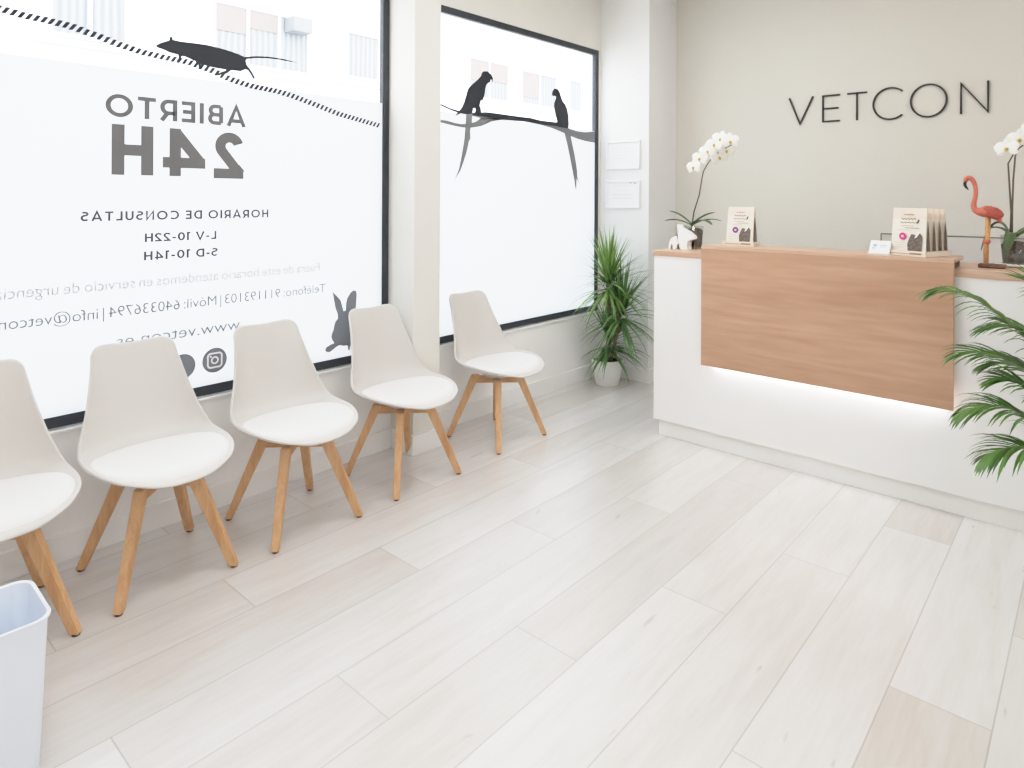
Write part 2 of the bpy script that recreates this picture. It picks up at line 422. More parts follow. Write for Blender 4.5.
XF = -2.957
def window(name, y0, y1, label):
    t = thing(name, None, None, (XF, (y0 + y1) / 2, SILL), kind='structure')
    t['label'] = label
    f = MB(); fw = 0.042
    f.box((-2.988, y0, SILL), (XF, y1, SILL + fw)).box((-2.988, y0, HEAD - fw), (XF, y1, HEAD))
    f.box((-2.988, y0, SILL + fw), (XF, y0 + fw, HEAD - fw)).box((-2.988, y1 - fw, SILL + fw), (XF, y1, HEAD - fw))
    f.build('window_frame', M['frame_black'], t)
    MB().box((-2.9660, y0 + fw, SILL + fw), (-2.9635, y1 - fw, HEAD - fw)).build('pane', M['glass'], t)
    p = MB(); x = -2.9620
    p.poly([(x, y0 + fw, SILL + fw), (x, y1 - fw, SILL + fw), (x, y1 - fw, 1.887), (x, y0 + fw, 1.887)])
    p.build('frosted_film', M['film'], t)
    return t
window('window_1', W1A, P0 - .004, 'wide dark framed shop window with frosted film and opening hours')
window('window_2', P1, YC - .028, 'dark framed shop window with frosted film and parrot silhouettes')

# ------------------------------------------------------------------ decals on the window film
XD = -2.9606
def decal(name, polys, m, label, cat, x=XD, group=None, split=None, parent=None):
    mb = MB()
    for p in polys: mb.poly([(x, a, b) for a, b in p])
    if split:
        bmesh.ops.bisect_plane(mb.bm, geom=list(mb.bm.verts) + list(mb.bm.edges) + list(mb.bm.faces), plane_co=(0, 0, split), plane_no=(0, 0, 1))
        for f in mb.bm.faces: f.material_index = 1 if f.calc_center_median().z < split else 0
    o = mb.build(name, m, parent)
    return tag(o, label, cat, group) if label else o

RAT = [(1.084,2.002),(1.101,2.015),(1.12,2.025),(1.138,2.034),(1.14,2.047),(1.146,2.053),(1.152,2.047),(1.153,2.039),(1.186,2.037),(1.235,2.04),(1.296,2.042),(1.359,2.037),(1.407,2.031),(1.451,2.022),(1.468,2.016),(1.524,2.029),(1.582,2.036),(1.654,2.038),(1.704,2.034),(1.744,2.030),(1.704,2.029),(1.642,2.029),(1.582,2.027),(1.524,2.019),(1.479,2.007),(1.473,1.997),(1.481,1.978),(1.496,1.964),(1.513,1.939),(1.521,1.924),(1.511,1.92),(1.499,1.938),(1.485,1.957),(1.473,1.959),(1.451,1.947),(1.407,1.946),(1.396,1.937),(1.386,1.927),(1.364,1.922),(1.349,1.912),(1.34,1.916),(1.359,1.93),(1.38,1.939),(1.382,1.945),(1.348,1.945),(1.307,1.947),(1.271,1.953),(1.268,1.941),(1.261,1.935),(1.259,1.95),(1.246,1.962),(1.226,1.968),(1.201,1.975),(1.191,1.975),(1.185,1.964),(1.175,1.951),(1.165,1.949),(1.177,1.966),(1.175,1.978),(1.139,1.982),(1.115,1.99),(1.092,1.994)]
PAR1 = [(3.048,2.177),(3.087,2.181),(3.115,2.166),(3.134,2.144),(3.131,2.117),(3.119,2.131),(3.111,2.133),(3.108,2.114),(3.092,2.107),(3.075,2.095),(3.064,2.072),(3.06,2.039),(3.054,2.017),(3.041,1.991),(3.023,1.987),(3.011,1.953),(3.023,1.938),(3.026,1.903),(2.988,1.9),(2.963,1.899),(2.976,1.921),(2.97,1.933),(2.954,1.929),(2.948,1.896),(2.892,1.888),(2.848,1.889),(2.812,1.87),(2.798,1.874),(2.827,1.898),(2.855,1.927),(2.877,1.965),(2.898,2.026),(2.913,2.054),(2.95,2.085),(2.987,2.111),(3.022,2.142),(3.029,2.165)]
TAIL1 = [(2.892,1.89),(2.948,1.896),(2.945,1.851),(2.929,1.786),(2.934,1.736),(2.919,1.724),(2.911,1.69),(2.893,1.636),(2.872,1.588),(2.847,1.535),(2.815,1.498),(2.794,1.469),(2.81,1.503),(2.833,1.545),(2.847,1.598),(2.861,1.656),(2.878,1.73),(2.885,1.804),(2.889,1.846)]
PAR2 = [(3.783,2.16),(3.817,2.158),(3.841,2.14),(3.858,2.105),(3.878,2.076),(3.909,2.055),(3.93,2.026),(3.947,1.977),(3.953,1.915),(3.949,1.878),(3.859,1.877),(3.803,1.891),(3.809,1.928),(3.789,1.969),(3.773,2.016),(3.774,2.052),(3.788,2.078),(3.794,2.097),(3.774,2.105),(3.758,2.096),(3.746,2.11),(3.754,2.139)]
TAIL2 = [(3.859,1.88),(3.949,1.881),(3.973,1.835),(3.994,1.78),(4.022,1.706),(4.048,1.619),(4.059,1.568),(4.062,1.53),(4.093,1.461),(4.066,1.499),(4.051,1.517),(4.05,1.441),(4.039,1.431),(4.024,1.491),(3.996,1.579),(3.963,1.678),(3.932,1.764),(3.896,1.846)]
BR1 = [(2.532,1.955),(2.60,1.946),(2.672,1.933),(2.763,1.912),(2.834,1.904),(2.892,1.892),(2.988,1.908),(3.073,1.919),(3.168,1.92),(3.283,1.92),(3.408,1.92),(3.515,1.922),(3.625,1.914),(3.809,1.916),(3.952,1.884),(4.046,1.872),(4.155,1.87),(4.288,1.887),(4.288,1.798),(4.156,1.803),(4.047,1.815),(3.973,1.829),(3.904,1.843),(3.839,1.854),(3.74,1.871),(3.626,1.882),(3.515,1.888),(3.408,1.889),(3.283,1.883),(3.184,1.877),(3.12,1.877),(3.027,1.874),(2.951,1.881),(2.819,1.89),(2.763,1.899),(2.672,1.921),(2.60,1.934),(2.532,1.943)]
BR2 = [(2.532,1.832),(2.60,1.836),(2.673,1.836),(2.736,1.835),(2.791,1.827),(2.848,1.824),(2.921,1.832),(2.981,1.85),(3.019,1.874),(3.12,1.888),(3.217,1.888),(3.201,1.878),(3.12,1.861),(3.073,1.841),(3.027,1.824),(2.951,1.809),(2.863,1.802),(2.792,1.807),(2.736,1.812),(2.673,1.819),(2.60,1.818),(2.532,1.812)]
RAB = [(1.942,0.888),(1.954,0.875),(1.976,0.854),(1.992,0.836),(2.0,0.81),(2.01,0.777),(2.023,0.78),(2.025,0.818),(2.033,0.845),(2.052,0.87),(2.072,0.881),(2.088,0.874),(2.092,0.855),(2.089,0.822),(2.085,0.785),(2.076,0.768),(2.079,0.746),(2.096,0.71),(2.106,0.665),(2.103,0.621),(2.116,0.597),(2.13,0.572),(2.11,0.564),(2.083,0.583),(2.054,0.59),(2.047,0.567),(2.037,0.57),(2.036,0.588),(2.033,0.596),(2.012,0.596),(1.987,0.604),(1.968,0.599),(1.946,0.586),(1.925,0.577),(1.906,0.583),(1.9,0.594),(1.906,0.606),(1.931,0.616),(1.955,0.62),(1.943,0.635),(1.935,0.655),(1.94,0.673),(1.949,0.688),(1.954,0.714),(1.961,0.732),(1.975,0.743),(1.973,0.77),(1.961,0.796),(1.953,0.832),(1.948,0.859)]
decal('rat_silhouette', [RAT], M['decal_dark'], 'dark rat silhouette walking on the striped rope on window glass', 'window decal', XD + .0012)
decal('branch_silhouette', [BR1, BR2], [M['decal_dark'], M['decal_grey']], 'dark branch silhouette stretched across the parrot window', 'window decal', XD, split=1.887)
def parrot(body, tail, label):
    t = thing('parrot_silhouette', label, 'window decal', (XD, body[0][0], 1.9))
    decal('body', [body], [M['decal_dark'], M['decal_grey']], None, None, XD + .0016, split=1.883, parent=t)
    o = decal('tail', [tail], M['decal_grey'], None, None, XD + .0012, parent=t)
    o['label'] = 'paler grey tail behind frosted film'
parrot(PAR1, TAIL1, 'parrot silhouette with hooked beak, in profile, beside the pillar')
parrot(PAR2, TAIL2, 'slim parrot silhouette near the window corner above the dracaena')
decal('rabbit_silhouette', [RAB], M['decal_blue'], 'grey rabbit silhouette with long ears at bottom of window', 'window decal')

# striped rope
ROPE = [(0.15,2.075),(0.36,2.062),(0.568,2.044),(0.631,2.034),(0.703,2.031),(0.779,2.024),(0.858,2.006),(0.941,1.984),(1.028,1.967),(1.12,1.958),(1.216,1.954),(1.317,1.933),(1.402,1.904),(1.513,1.885),(1.631,1.879),(1.705,1.866),(1.833,1.837),(1.97,1.803),(2.116,1.78),(2.214,1.765),(2.250,1.76)]
rb = MB(); y = 0.16
def rope_z(y):
    for (a, b), (c, d) in zip(ROPE, ROPE[1:]):
        if a <= y <= c: return b + (d - b) * (y - a) / (c - a)
    return ROPE[-1][1]
while y < 2.235:
    z = rope_z(y); h = .0125; sl = .008; wd = .0074
    rb.poly([(XD, y - wd - sl, z - h), (XD, y + wd - sl, z - h), (XD, y + wd + sl, z + h), (XD, y - wd + sl, z + h)])
    y += 0.0232
tag(rb.build('striped_rope', M['decal_dark']), 'striped rope line running diagonally under the rat silhouette', 'window decal')

# geometric stroke lettering (caps), unit cap height = 1
def arc(cx, cy, rx, ry, a0, a1, n=22):
    return [(cx + rx * math.cos(math.radians(a0 + (a1 - a0) * k / n)), cy + ry * math.sin(math.radians(a0 + (a1 - a0) * k / n))) for k in range(n + 1)]
def glyph(ch, t):
    h = t / 2; T = 1 - h
    if ch == 'A': return .86, [[(h * .7, 0), (.43, 1 - h * .2), (.86 - h * .7, 0)], [(.17, .27), (.69, .27)]]
    if ch == 'B': return .68, [[(h, h), (h, T)], [(h, T), (.36, T)] + arc(.36, .5 + (T - .5) / 2, .2, (T - .5) / 2, 90, -90, 12) + [(h, .5)], [(h, .5), (.4, .5)] + arc(.4, (h + .5) / 2, .28 - h, (.5 - h) / 2, 90, -90, 12) + [(h, h)]]
    if ch == 'I': return t, [[(h, 0), (h, 1)]]
    if ch == 'E': return .58, [[(.58, T), (h, T), (h, h), (.58, h)], [(h, .5), (.53, .5)]]
    if ch == 'R': return .68, [[(h, 0), (h, T), (.36, T)] + arc(.36, (T + .36) / 2, .28 - h * .4, (T - .36) / 2, 90, -90, 14) + [(h, .36)], [(.40, .36), (.66 - h * .3, 0)]]
    if ch == 'T': return .70, [[(0, T), (.70, T)], [(.35, 0), (.35, T)]]
    if ch == 'O': return 1.0, [arc(.5, .5, .5 - h, .5 - h + .01, 0, 360, 40)]
    if ch == 'H': return .74, [[(h, 0), (h, 1)], [(.74 - h, 0), (.74 - h, 1)], [(h, .5), (.74 - h, .5)]]
    if ch == 'D': return .80, [[(h, h), (h, T), (.36, T)] + arc(.34, .5, .46 - h, T - .5, 90, -90, 20) + [(h, h)]]
    if ch == 'C': return .84, [arc(.5, .5, .5 - h, .5 - h + .01, 47, 313, 34)]
    if ch == 'N': return .76, [[(h, 0), (h, 1 - h * .4), (.76 - h, h * .4), (.76 - h, 1)]]
    if ch == 'S': return .60, [arc(.31, .74, .24 - h * .2, T - .74, 35, 270, 18)[:-1] + arc(.29, .74 - (T - .74) - (.74 - (T - .74) - h) / 2, .27 - h * .2, (.74 - (T - .74) - h) / 2, 90, -145, 18)]
    if ch == 'U': return .72, [[(h, 1), (h, .36)] + arc(.36, .36, .36 - h, .36 - h, 180, 360, 18) + [(.72 - h, 1)]]
    if ch == 'L': return .54, [[(h, 1), (h, h), (.54, h)]]
    if ch == 'V': return .84, [[(h * .7, 1), (.42, h * .3), (.84 - h * .7, 1)]]
    if ch == '-': return .34, [[(0, .38), (.34, .38)]]
    if ch == '1': return .34, [[(0, T), (.34 - h, T), (.34 - h, 0)]]
    if ch == '0': return .70, [arc(.35, .5, .35 - h, .5 - h, 0, 360, 32)]
    if ch == '2' and t > .2: return .65, [arc(.31, .69, .31 - h, .31 - h, 165, -38, 22) + [(.17, .19)], [(0, .0875), (.65, .0875)], [(.06, .08), (.18, .22)]]
    if ch == '4' and t > .2: return .84, [[(.60, 0), (.60, 1)], [(0, .285), (.84, .285)], [(.10, .30), (.60, .93)]]
    if ch == '2': return .62, [arc(.30, .70, .28 - h * .3, .30 - h, 160, -38, 18) + [(h * .9, h), (.62, h)]]
    if ch == '4': return .76, [[(.54, 0), (.54, T), (.07, .25)], [(.0, .25), (.76, .25)]]
    return .3, []
def stroke(mb, pts, t, fn):
    """constant-width ribbon with mitred corners; fn maps (u,v) to 3D"""
    pts = [Vector(p) for p in pts]
    pts = [p for i, p in enumerate(pts) if i == 0 or (p - pts[i - 1]).length > 1e-5]
    closed = (pts[0] - pts[-1]).length < 1e-5
    if closed: pts = pts[:-1]
    n = len(pts); L_, R_ = [], []
    for i, p in enumerate(pts):
        a = pts[i - 1] if (i > 0 or closed) else None
        b = pts[(i + 1) % n] if (i < n - 1 or closed) else None
        d0 = (p - a).normalized() if a is not None else (b - p).normalized()
        d1 = (b - p).normalized() if b is not None else d0
        n0 = Vector((-d0.y, d0.x)); n1 = Vector((-d1.y, d1.x))
        m = (n0 + n1)
        m = m.normalized() if m.length > 1e-6 else n0
        k = min(1 / max(m.dot(n0), .25), 2.2)
        L_.append(p + m * t / 2 * k); R_.append(p - m * t / 2 * k)
    vl = [mb.bm.verts.new(fn(*q)) for q in L_]; vr = [mb.bm.verts.new(fn(*q)) for q in R_]
    for i in range(n if closed else n - 1):
        j = (i + 1) % n
        mb.bm.faces.new((vl[i], vl[j], vr[j], vr[i]))
def line_width(txt, t, gap, space):
    w = 0
    for ch in txt: w += space if ch == ' ' else glyph(ch, t)[0] + gap
    return w - gap
def lettering(txt, y_start, y_end, z0, cap, t, m, label, gap=.16, space=.34):
    """lettering that reads from the street, so it is mirrored from the room"""
    w = line_width(txt, t, gap, space); sx = (y_start - y_end) / w
    root = thing('window_lettering', label, 'window lettering', (XD, (y_start + y_end) / 2, z0), group='opening hours lettering on the window film')
    x0 = 0; k = 0
    for word in txt.split(' '):
        mb = MB()
        for ch in word:
            gw, st = glyph(ch, t)
            for s in st:
                xx = XD + .0001 * (k % 3); k += 1
                stroke(mb, s, t, lambda u, v, x0=x0, xx=xx: (xx, y_start - (x0 + u) * sx, z0 + v * cap))
            x0 += gw + gap
        x0 += space
        mb.build('word', m, root)
    return root
lettering('ABIERTO', 1.475, 0.899, 1.692, .091, .19, M['text_grey'], 'grey mirrored word ABIERTO on the frosted window', .17)
lettering('24H', 1.467, 0.921, 1.459, .204, .225, M['text_grey'], 'large bold grey mirrored 24H on the frosted window', .17)
lettering('HORARIO DE CONSULTAS', 1.590, 0.816, 1.275, .038, .20, M['text_mid'], 'mirrored line HORARIO DE CONSULTAS on the frosted window', .22, .40)
lettering('L-V 10-22H', 1.343, 1.046, 1.184, .036, .20, M['text_mid'], 'mirrored line L-V 10-22H on the frosted window', .17, .36)
lettering('S-D 10-14H', 1.349, 1.043, 1.108, .037, .20, M['text_mid'], 'mirrored line S-D 10-14H on the frosted window', .17, .36)

def font_mesh(txt, thin):
    cu = bpy.data.curves.new('lettering', 'FONT'); cu.body = txt; cu.size = 1.0; cu.offset = thin
    cu.resolution_u = 4
    tmp = bpy.data.objects.new('tmp_text', cu); col.objects.link(tmp)
    dg = bpy.context.evaluated_depsgraph_get(); dg.update()
    me = bpy.data.meshes.new_from_object(tmp.evaluated_get(dg))
    bpy.data.objects.remove(tmp); bpy.data.curves.remove(cu)
    return me, min(v.co.x for v in me.vertices), max(v.co.x for v in me.vertices)
def font_line(txt, y_start, y_end, z0, cap, m, label, thin=0.0):
    words = []; x = 0; sp = .27
    for wtxt in txt.split(' '):
        me, lo, hi = font_mesh(wtxt, thin); words.append((me, lo, x)); x += hi - lo + sp
    sx = (y_start - y_end) / (x - sp); sz = cap / 0.70; yc = (y_start + y_end) / 2
    root = thing('window_lettering', label, 'window lettering', (XD, yc, z0), group='opening hours lettering on the window film')
    for me, lo, x0 in words:
        for v in me.vertices: v.co = Vector((0, y_start - yc - (x0 + v.co.x - lo) * sx, v.co.y * sz))
        me.name = 'word'; me.materials.append(m)
        o = bpy.data.objects.new('word', me); col.objects.link(o); o.parent = root
    return root
font_line('Fuera de este horario atendemos en servicio de urgencias', 1.868, 0.526, 1.000, .043, M['text_faint'], 'very faint mirrored sentence about emergency service on frosted window')
font_line('Teléfono: 911193103 | Móvil: 640336794 | info@vetcon.es', 1.902, 0.492, 0.890, .043, M['text_light'], 'pale mirrored phone numbers and email line on frosted window', .0)
font_line('www.vetcon.es', 1.454, 0.942, 0.766, .050, M['text_light'], 'pale mirrored web address line above the round icons', .0)

def disc(mb, cy, cz, r0, r1, x=XD, n=40):
    a = [mb.bm.verts.new((x, cy + r1 * math.cos(2 * PI * k / n), cz + r1 * math.sin(2 * PI * k / n))) for k in range(n)]
    if r0 <= 0: mb.bm.faces.new(a); return
    b = [mb.bm.verts.new((x, cy + r0 * math.cos(2 * PI * k / n), cz + r0 * math.sin(2 * PI * k / n))) for k in range(n)]
    for k in range(n): mb.bm.faces.new((a[k], a[(k + 1) % n], b[(k + 1) % n], b[k]))
def rrect(mb, cy, cz, s, r, t, x):
    pts = []
    for qx, qy, a in ((1, 1, 0), (-1, 1, 90), (-1, -1, 180), (1, -1, 270)):
        pts += arc(qx * (s - r), qy * (s - r), r, r, a, a + 90, 8)
    stroke(mb, pts + [pts[0]], t, lambda u, v: (x, cy + u, cz + v))
ic = thing('camera_icon', 'round grey social media icon with white camera outline on window', 'window decal', (XD, 1.338, .644))
mb = MB(); disc(mb, 1.338, .644, 0, .055); mb.build('disc', M['decal_blue'], ic)
mb = MB(); rrect(mb, 1.338, .644, .031, .013, .0075, XD + .001); disc(mb, 1.338, .644, .0105, .0175, XD + .001); disc(mb, 1.320, .662, 0, .0045, XD + .001)
o = mb.build('camera_outline', M['white_paper'], ic)
mb = MB(); disc(mb, 1.199, .640, 0, .055)
tag(mb.build('round_icon', M['decal_blue']), 'round grey icon half hidden behind a chair, under web address', 'window decal')

# ------------------------------------------------------------------ sign on the back wall
sg = thing('wall_sign', 'thin black capital letters VETCON mounted on the beige back wall', 'sign', (-1.05, YV, 1.98))
SY0, SY1 = YV - .012, YV
def sign_letter(strokes, x0, x1, z0, z1):
    mb = MB(); t = .0105
    for s in strokes:
        pts = [(x0 + u * (x1 - x0), z0 + v * (z1 - z0)) for u, v in s]
        for yy in (SY0,): stroke(mb, pts, t, lambda a, b, yy=yy: (a, yy, b))
    r = bmesh.ops.extrude_face_region(mb.bm, geom=list(mb.bm.faces))
    bmesh.ops.translate(mb.bm, vec=(0, SY1 - SY0, 0), verts=[e for e in r['geom'] if isinstance(e, bmesh.types.BMVert)])
    mb.build('letter', M['sign'], sg)
Z0, Z1 = 1.890, 2.074
sign_letter([[(0, 1), (.46, 0), (1, 1)]], -1.653, -1.495, Z0, Z1)
sign_letter([[(1, .97), (.05, .97), (.05, .03), (1, .03)], [(.05, .5), (.92, .5)]], -1.436, -1.324, Z0, Z1)
sign_letter([[(0, .97), (1, .97)], [(.5, 0), (.5, .97)]], -1.278, -1.160, Z0, Z1)
sign_letter([arc(.60, .5, .58, .53, 48, 312, 40)], -1.125, -.955, Z0 - .002, Z1 + .002)
sign_letter([arc(.5, .5, .5, .53, 0, 360, 56)], -.910, -.720, Z0 - .002, Z1 + .002)
sign_letter([[(.035, 0), (.035, .98), (.965, .02), (.965, 1)]], -.652, -.509, Z0 - .004, Z1 - .002)

# ------------------------------------------------------------------ framed certificates
def certificate(z0, z1, label, lines, name='framed_certificate'):
    x0, x1 = -2.892, -2.594
    t = thing(name, label, 'framed certificate', ((x0 + x1) / 2, YC, z0), group='certificates on the column')
    f = MB(); w_ = .014; y0, y1 = YC - .022, YC
    f.box((x0, y0, z0), (x1, y1, z0 + w_), .002).box((x0, y0, z1 - w_), (x1, y1, z1), .002)
    f.box((x0, y0, z0 + w_), (x0 + w_, y1, z1 - w_), .002).box((x1 - w_, y0, z0 + w_), (x1, y1, z1 - w_), .002)
    f.build('frame', M['frame_white'], t)
    MB().box((x0 + w_, y1 - .010, z0 + w_), (x1 - w_, y1 - .004, z1 - w_)).build('paper', M['paper'], t)
    if lines:
        p = MB()
        for (a, b, v, h) in lines: p.box((x0 + a * (x1 - x0), y1 - .0108, z0 + v * (z1 - z0)), (x0 + b * (x1 - x0), y1 - .0099, z0 + (v + h) * (z1 - z0)))
        p.build('print_lines', M['paper_grey'], t)
certificate(1.591, 1.807, 'white framed certificate on the column, upper one, almost blank paper', [(.2, .8, .72, .006), (.2, .75, .6, .006), (.2, .8, .48, .006), (.2, .7, .36, .006)])
certificate(1.294, 1.506, 'white framed certificate below the other, paper with two grey lines', [(.2, .78, .47, .016), (.2, .78, .35, .016), (.18, .7, .80, .008), (.70, .76, .88, .05), (.82, .88, .86, .06), (.3, .6, .62, .008)])

# ------------------------------------------------------------------ chairs
PROF = [(.262, .388), (.238, .400), (.18, .405), (.09, .402), (0, .398), (-.09, .400), (-.15, .410), (-.19, .435), (-.215, .48), (-.232, .545), (-.248, .63), (-.262, .71), (-.274, .765), (-.283, .802)]
EDGE = [(.262, .416), (.238, .428), (.18, .436), (.09, .439), (0, .440), (-.058, .445), (-.093, .459), (-.116, .484), (-.136, .521), (-.157, .578), (-.190, .652), (-.221, .720), (-.244, .768), (-.260, .802)]
HW = [.247, .247, .247, .248, .247, .244, .238, .229, .215, .196, .177, .163, .155, .150]
ARC = [0.0]
for a_, b_ in zip(PROF, PROF[1:]): ARC.append(ARC[-1] + math.dist(a_, b_))
def catmull(arr, i, f):
    g = lambda k: arr[max(0, min(len(arr) - 1, k))]
    p0, p1, p2, p3 = g(i - 1), g(i), g(i + 1), g(i + 2)
    return .5 * (2 * p1 + (p2 - p0) * f + (2 * p0 - 5 * p1 + 4 * p2 - p3) * f * f + (3 * p1 - p0 - 3 * p2 + p3) * f ** 3)
def at_arc(s):
    s = max(0, min(ARC[-1], s))
    for i in range(len(ARC) - 1):
        if s <= ARC[i + 1] + 1e-9: break
    f = (s - ARC[i]) / (ARC[i + 1] - ARC[i])
    return catmull([p[0] for p in PROF], i, f), catmull([p[1] for p in PROF], i, f), catmull(HW, i, f)
def arc_of_x(x):
    for i in range(7):
        if PROF[i][0] >= x >= PROF[i + 1][0]: return ARC[i] + (ARC[i + 1] - ARC[i]) * (PROF[i][0] - x) / (PROF[i][0] - PROF[i + 1][0])
    return 0
def edge_at(s):
    s = max(0, min(ARC[-1], s))
    for i in range(len(ARC) - 1):
        if s <= ARC[i + 1] + 1e-9: break
    f = (s - ARC[i]) / (ARC[i + 1] - ARC[i])
    return catmull([p[0] for p in EDGE], i, f), catmull([p[1] for p in EDGE], i, f)
def shell_point(u, s):
    x, z, hw = at_arc(s); ex, ez = edge_at(s); w_ = abs(u) ** 2.8
    return Vector((x + (ex - x) * w_, u * hw, z + (ez - z) * w_))
def chair_shell():
    bm = bmesh.new(); NU, NV = 26, 40; grid = []
    for a in range(NU + 1):
        u = math.sin(PI / 2 * (2 * a / NU - 1)); au = abs(u)
        xf = .262 * (max(0, 1 - au ** 2.6)) ** (1 / 2.2)
        s0 = arc_of_x(xf)
        c = .30
        dip = .009 * (1 + math.cos(PI * min(1, au / .75))) / 2
        drop = dip
        if au > 1 - c: drop += .040 * (1 - math.sqrt(max(0, 1 - ((au - (1 - c)) / c) ** 2)))
        s1 = ARC[-1] - drop
        row = []
        for b in range(NV + 1):
            row.append(bm.verts.new(shell_point(u, s0 + (s1 - s0) * b / NV)))
        grid.append(row)
    for a in range(NU):
        for b in range(NV): bm.faces.new((grid[a][b], grid[a + 1][b], grid[a + 1][b + 1], grid[a][b + 1]))
    return bm
def seat_pad():
    bm = bmesh.new(); NT, NR = 48, 9
    rings = []
    for r in range(NR + 1):
        rho = r / NR; ring = []
        for k in range(NT):
            th = 2 * PI * k / NT; c, s = math.cos(th), math.sin(th)
            ex = 2.35
            rad = 1 / ((abs(c)) ** ex + (abs(s)) ** ex) ** (1 / ex)
            x = .030 + rad * c * rho * (.214 if c > 0 else .190); yv = rad * s * rho * .229
            base = shell_point(max(-1, min(1, yv / .250)), arc_of_x(min(.258, x)))
            z = base.z + .008 + .025 * math.sqrt(max(0, 1 - rho ** 5))
            ring.append(bm.verts.new((x, yv, z)))
            if r == 0: break
        rings.append(ring)
    rings.append([bm.verts.new((v.co.x, v.co.y, v.co.z - .012)) for v in rings[-1]])
    for k in range(NT): bm.faces.new((rings[0][0], rings[1][k], rings[1][(k + 1) % NT]))
    for a, b in zip(rings[1:], rings[2:]):
        for k in range(NT): bm.faces.new((a[k], b[k], b[(k + 1) % NT], a[(k + 1) % NT]))
    return bm
def make_chair(label):
    t = thing('dining_chair', label, 'chair', group='white chairs along the window wall')
    mb = MB(); mb.merge(chair_shell())
    o = mb.build('shell', M['plastic'], t, smooth=True)
    md = o.modifiers.new('thick', 'SOLIDIFY'); md.thickness = .011; md.offset = -1; md.use_rim = True
    md2 = o.modifiers.new('sub', 'SUBSURF'); md2.levels = 1; md2.render_levels = 1
    mb = MB(); mb.merge(seat_pad()); mb.build('seat_cushion', M['leatherette'], t, smooth=True)
    for sx in (1, -1):
        for sy in (1, -1):
            top = (sx * .088, sy * .088, .352); foot = (sx * .194, sy * .194, .006)
            mb = MB(); mb.frustum(foot, top, (.0150, .0145), (.023, .0185), math.atan2(sy, sx))
            bmesh.ops.bevel(mb.bm, geom=list(mb.bm.edges), offset=.003, segments=2, affect='EDGES')
            leg = mb.build('leg', M['beech'], t)
            mb = MB(); mb.lathe([(.012, 0), (.013, .007)], (foot[0], foot[1], 0), 12); mb.build('glide', M['glide'], leg)
    for sy in (1, -1):
        a = Vector((.088, .088 * sy, .32)); b = -a; b.z = .32
        mb = MB(); z0, z1 = (.308 + .0005 * sy, .344 + .0005 * sy)
        d = (a - b).normalized(); n = Vector((-d.y, d.x, 0)) * .013
        vs = [mb.bm.verts.new((p.x + q.x, p.y + q.y, z)) for z in (z0, z1) for p, q in ((a, n), (b, n), (b, -n), (a, -n))]
        for f in [(3, 2, 1, 0), (4, 5, 6, 7)] + [(i, (i + 1) % 4, 4 + (i + 1) % 4, 4 + i) for i in range(4)]: mb.bm.faces.new([vs[i] for i in f])
        mb.build('cross_beam', M['beech_bar'], t)
    mb = MB(); mb.lathe([(.06, .344), (.075, .352), (.11, .384), (.07, .394)], (0, 0, 0), 28); mb.build('seat_mount', M['plastic'], t, smooth=True)
    return t
chair = make_chair('white shell chair beside the white waste bin, first of the row')
CH = [(-2.598, .460, None), (-2.608, .972, 'white shell chair under the large 24H lettering, second from the waste bin'),
      (-2.584, 1.512, 'white shell chair between the camera icon and the rabbit silhouette, middle of five'),
      (-2.590, 2.106, 'white shell chair in front of the wall pillar and rabbit silhouette'),
      (-2.615, 2.815, 'white shell chair under the parrot window, closest to the potted dracaena')]
for i, (x, y, lab) in enumerate(CH):
    o = chair if i == 0 else copy_tree(chair)
    o.location = (x, y, 0)
    if lab: o['label'] = lab

# ------------------------------------------------------------------ waste bin
def waste_bin():
    t = thing('waste_bin', 'white rectangular open plastic waste bin beside the first chair', 'bin')
    def ring(hx, hy, r, z):
        pts = []
        for qx, qy, a in ((1, 1, 0), (-1, 1, 90), (-1, -1, 180), (1, -1, 270)):
            pts += [(x, y, z) for x, y in arc(qx * (hx - r), qy * (hy - r), r, r, a, a + 90, 8)]
        return pts
    mb = MB()
    prof = [(.097, .128, .026, 0.0), (.100, .131, .028, .006), (.112, .146, .038, .372), (.117, .151, .042, .374), (.118, .152, .042, .380), (.115, .149, .041, .383), (.110, .144, .037, .380), (.098, .129, .027, .010), (.07, .10, .02, .008)]
    rings = [[mb.bm.verts.new(p) for p in ring(*q)] for q in prof]
    n = len(rings[0])
    for a, b in zip(rings, rings[1:]):
        for k in range(n): mb.bm.faces.new((a[k], a[(k + 1) % n], b[(k + 1) % n], b[k]))
    mb.bm.faces.new(rings[0][::-1]); mb.bm.faces.new(rings[-1])
    o = mb.build('body', M['bin'], t); smooth_by_angle(o, 40)
    return t
wb = waste_bin(); wb.location = (-1.978, .313, 0); wb.rotation_euler.z = math.radians(-1)

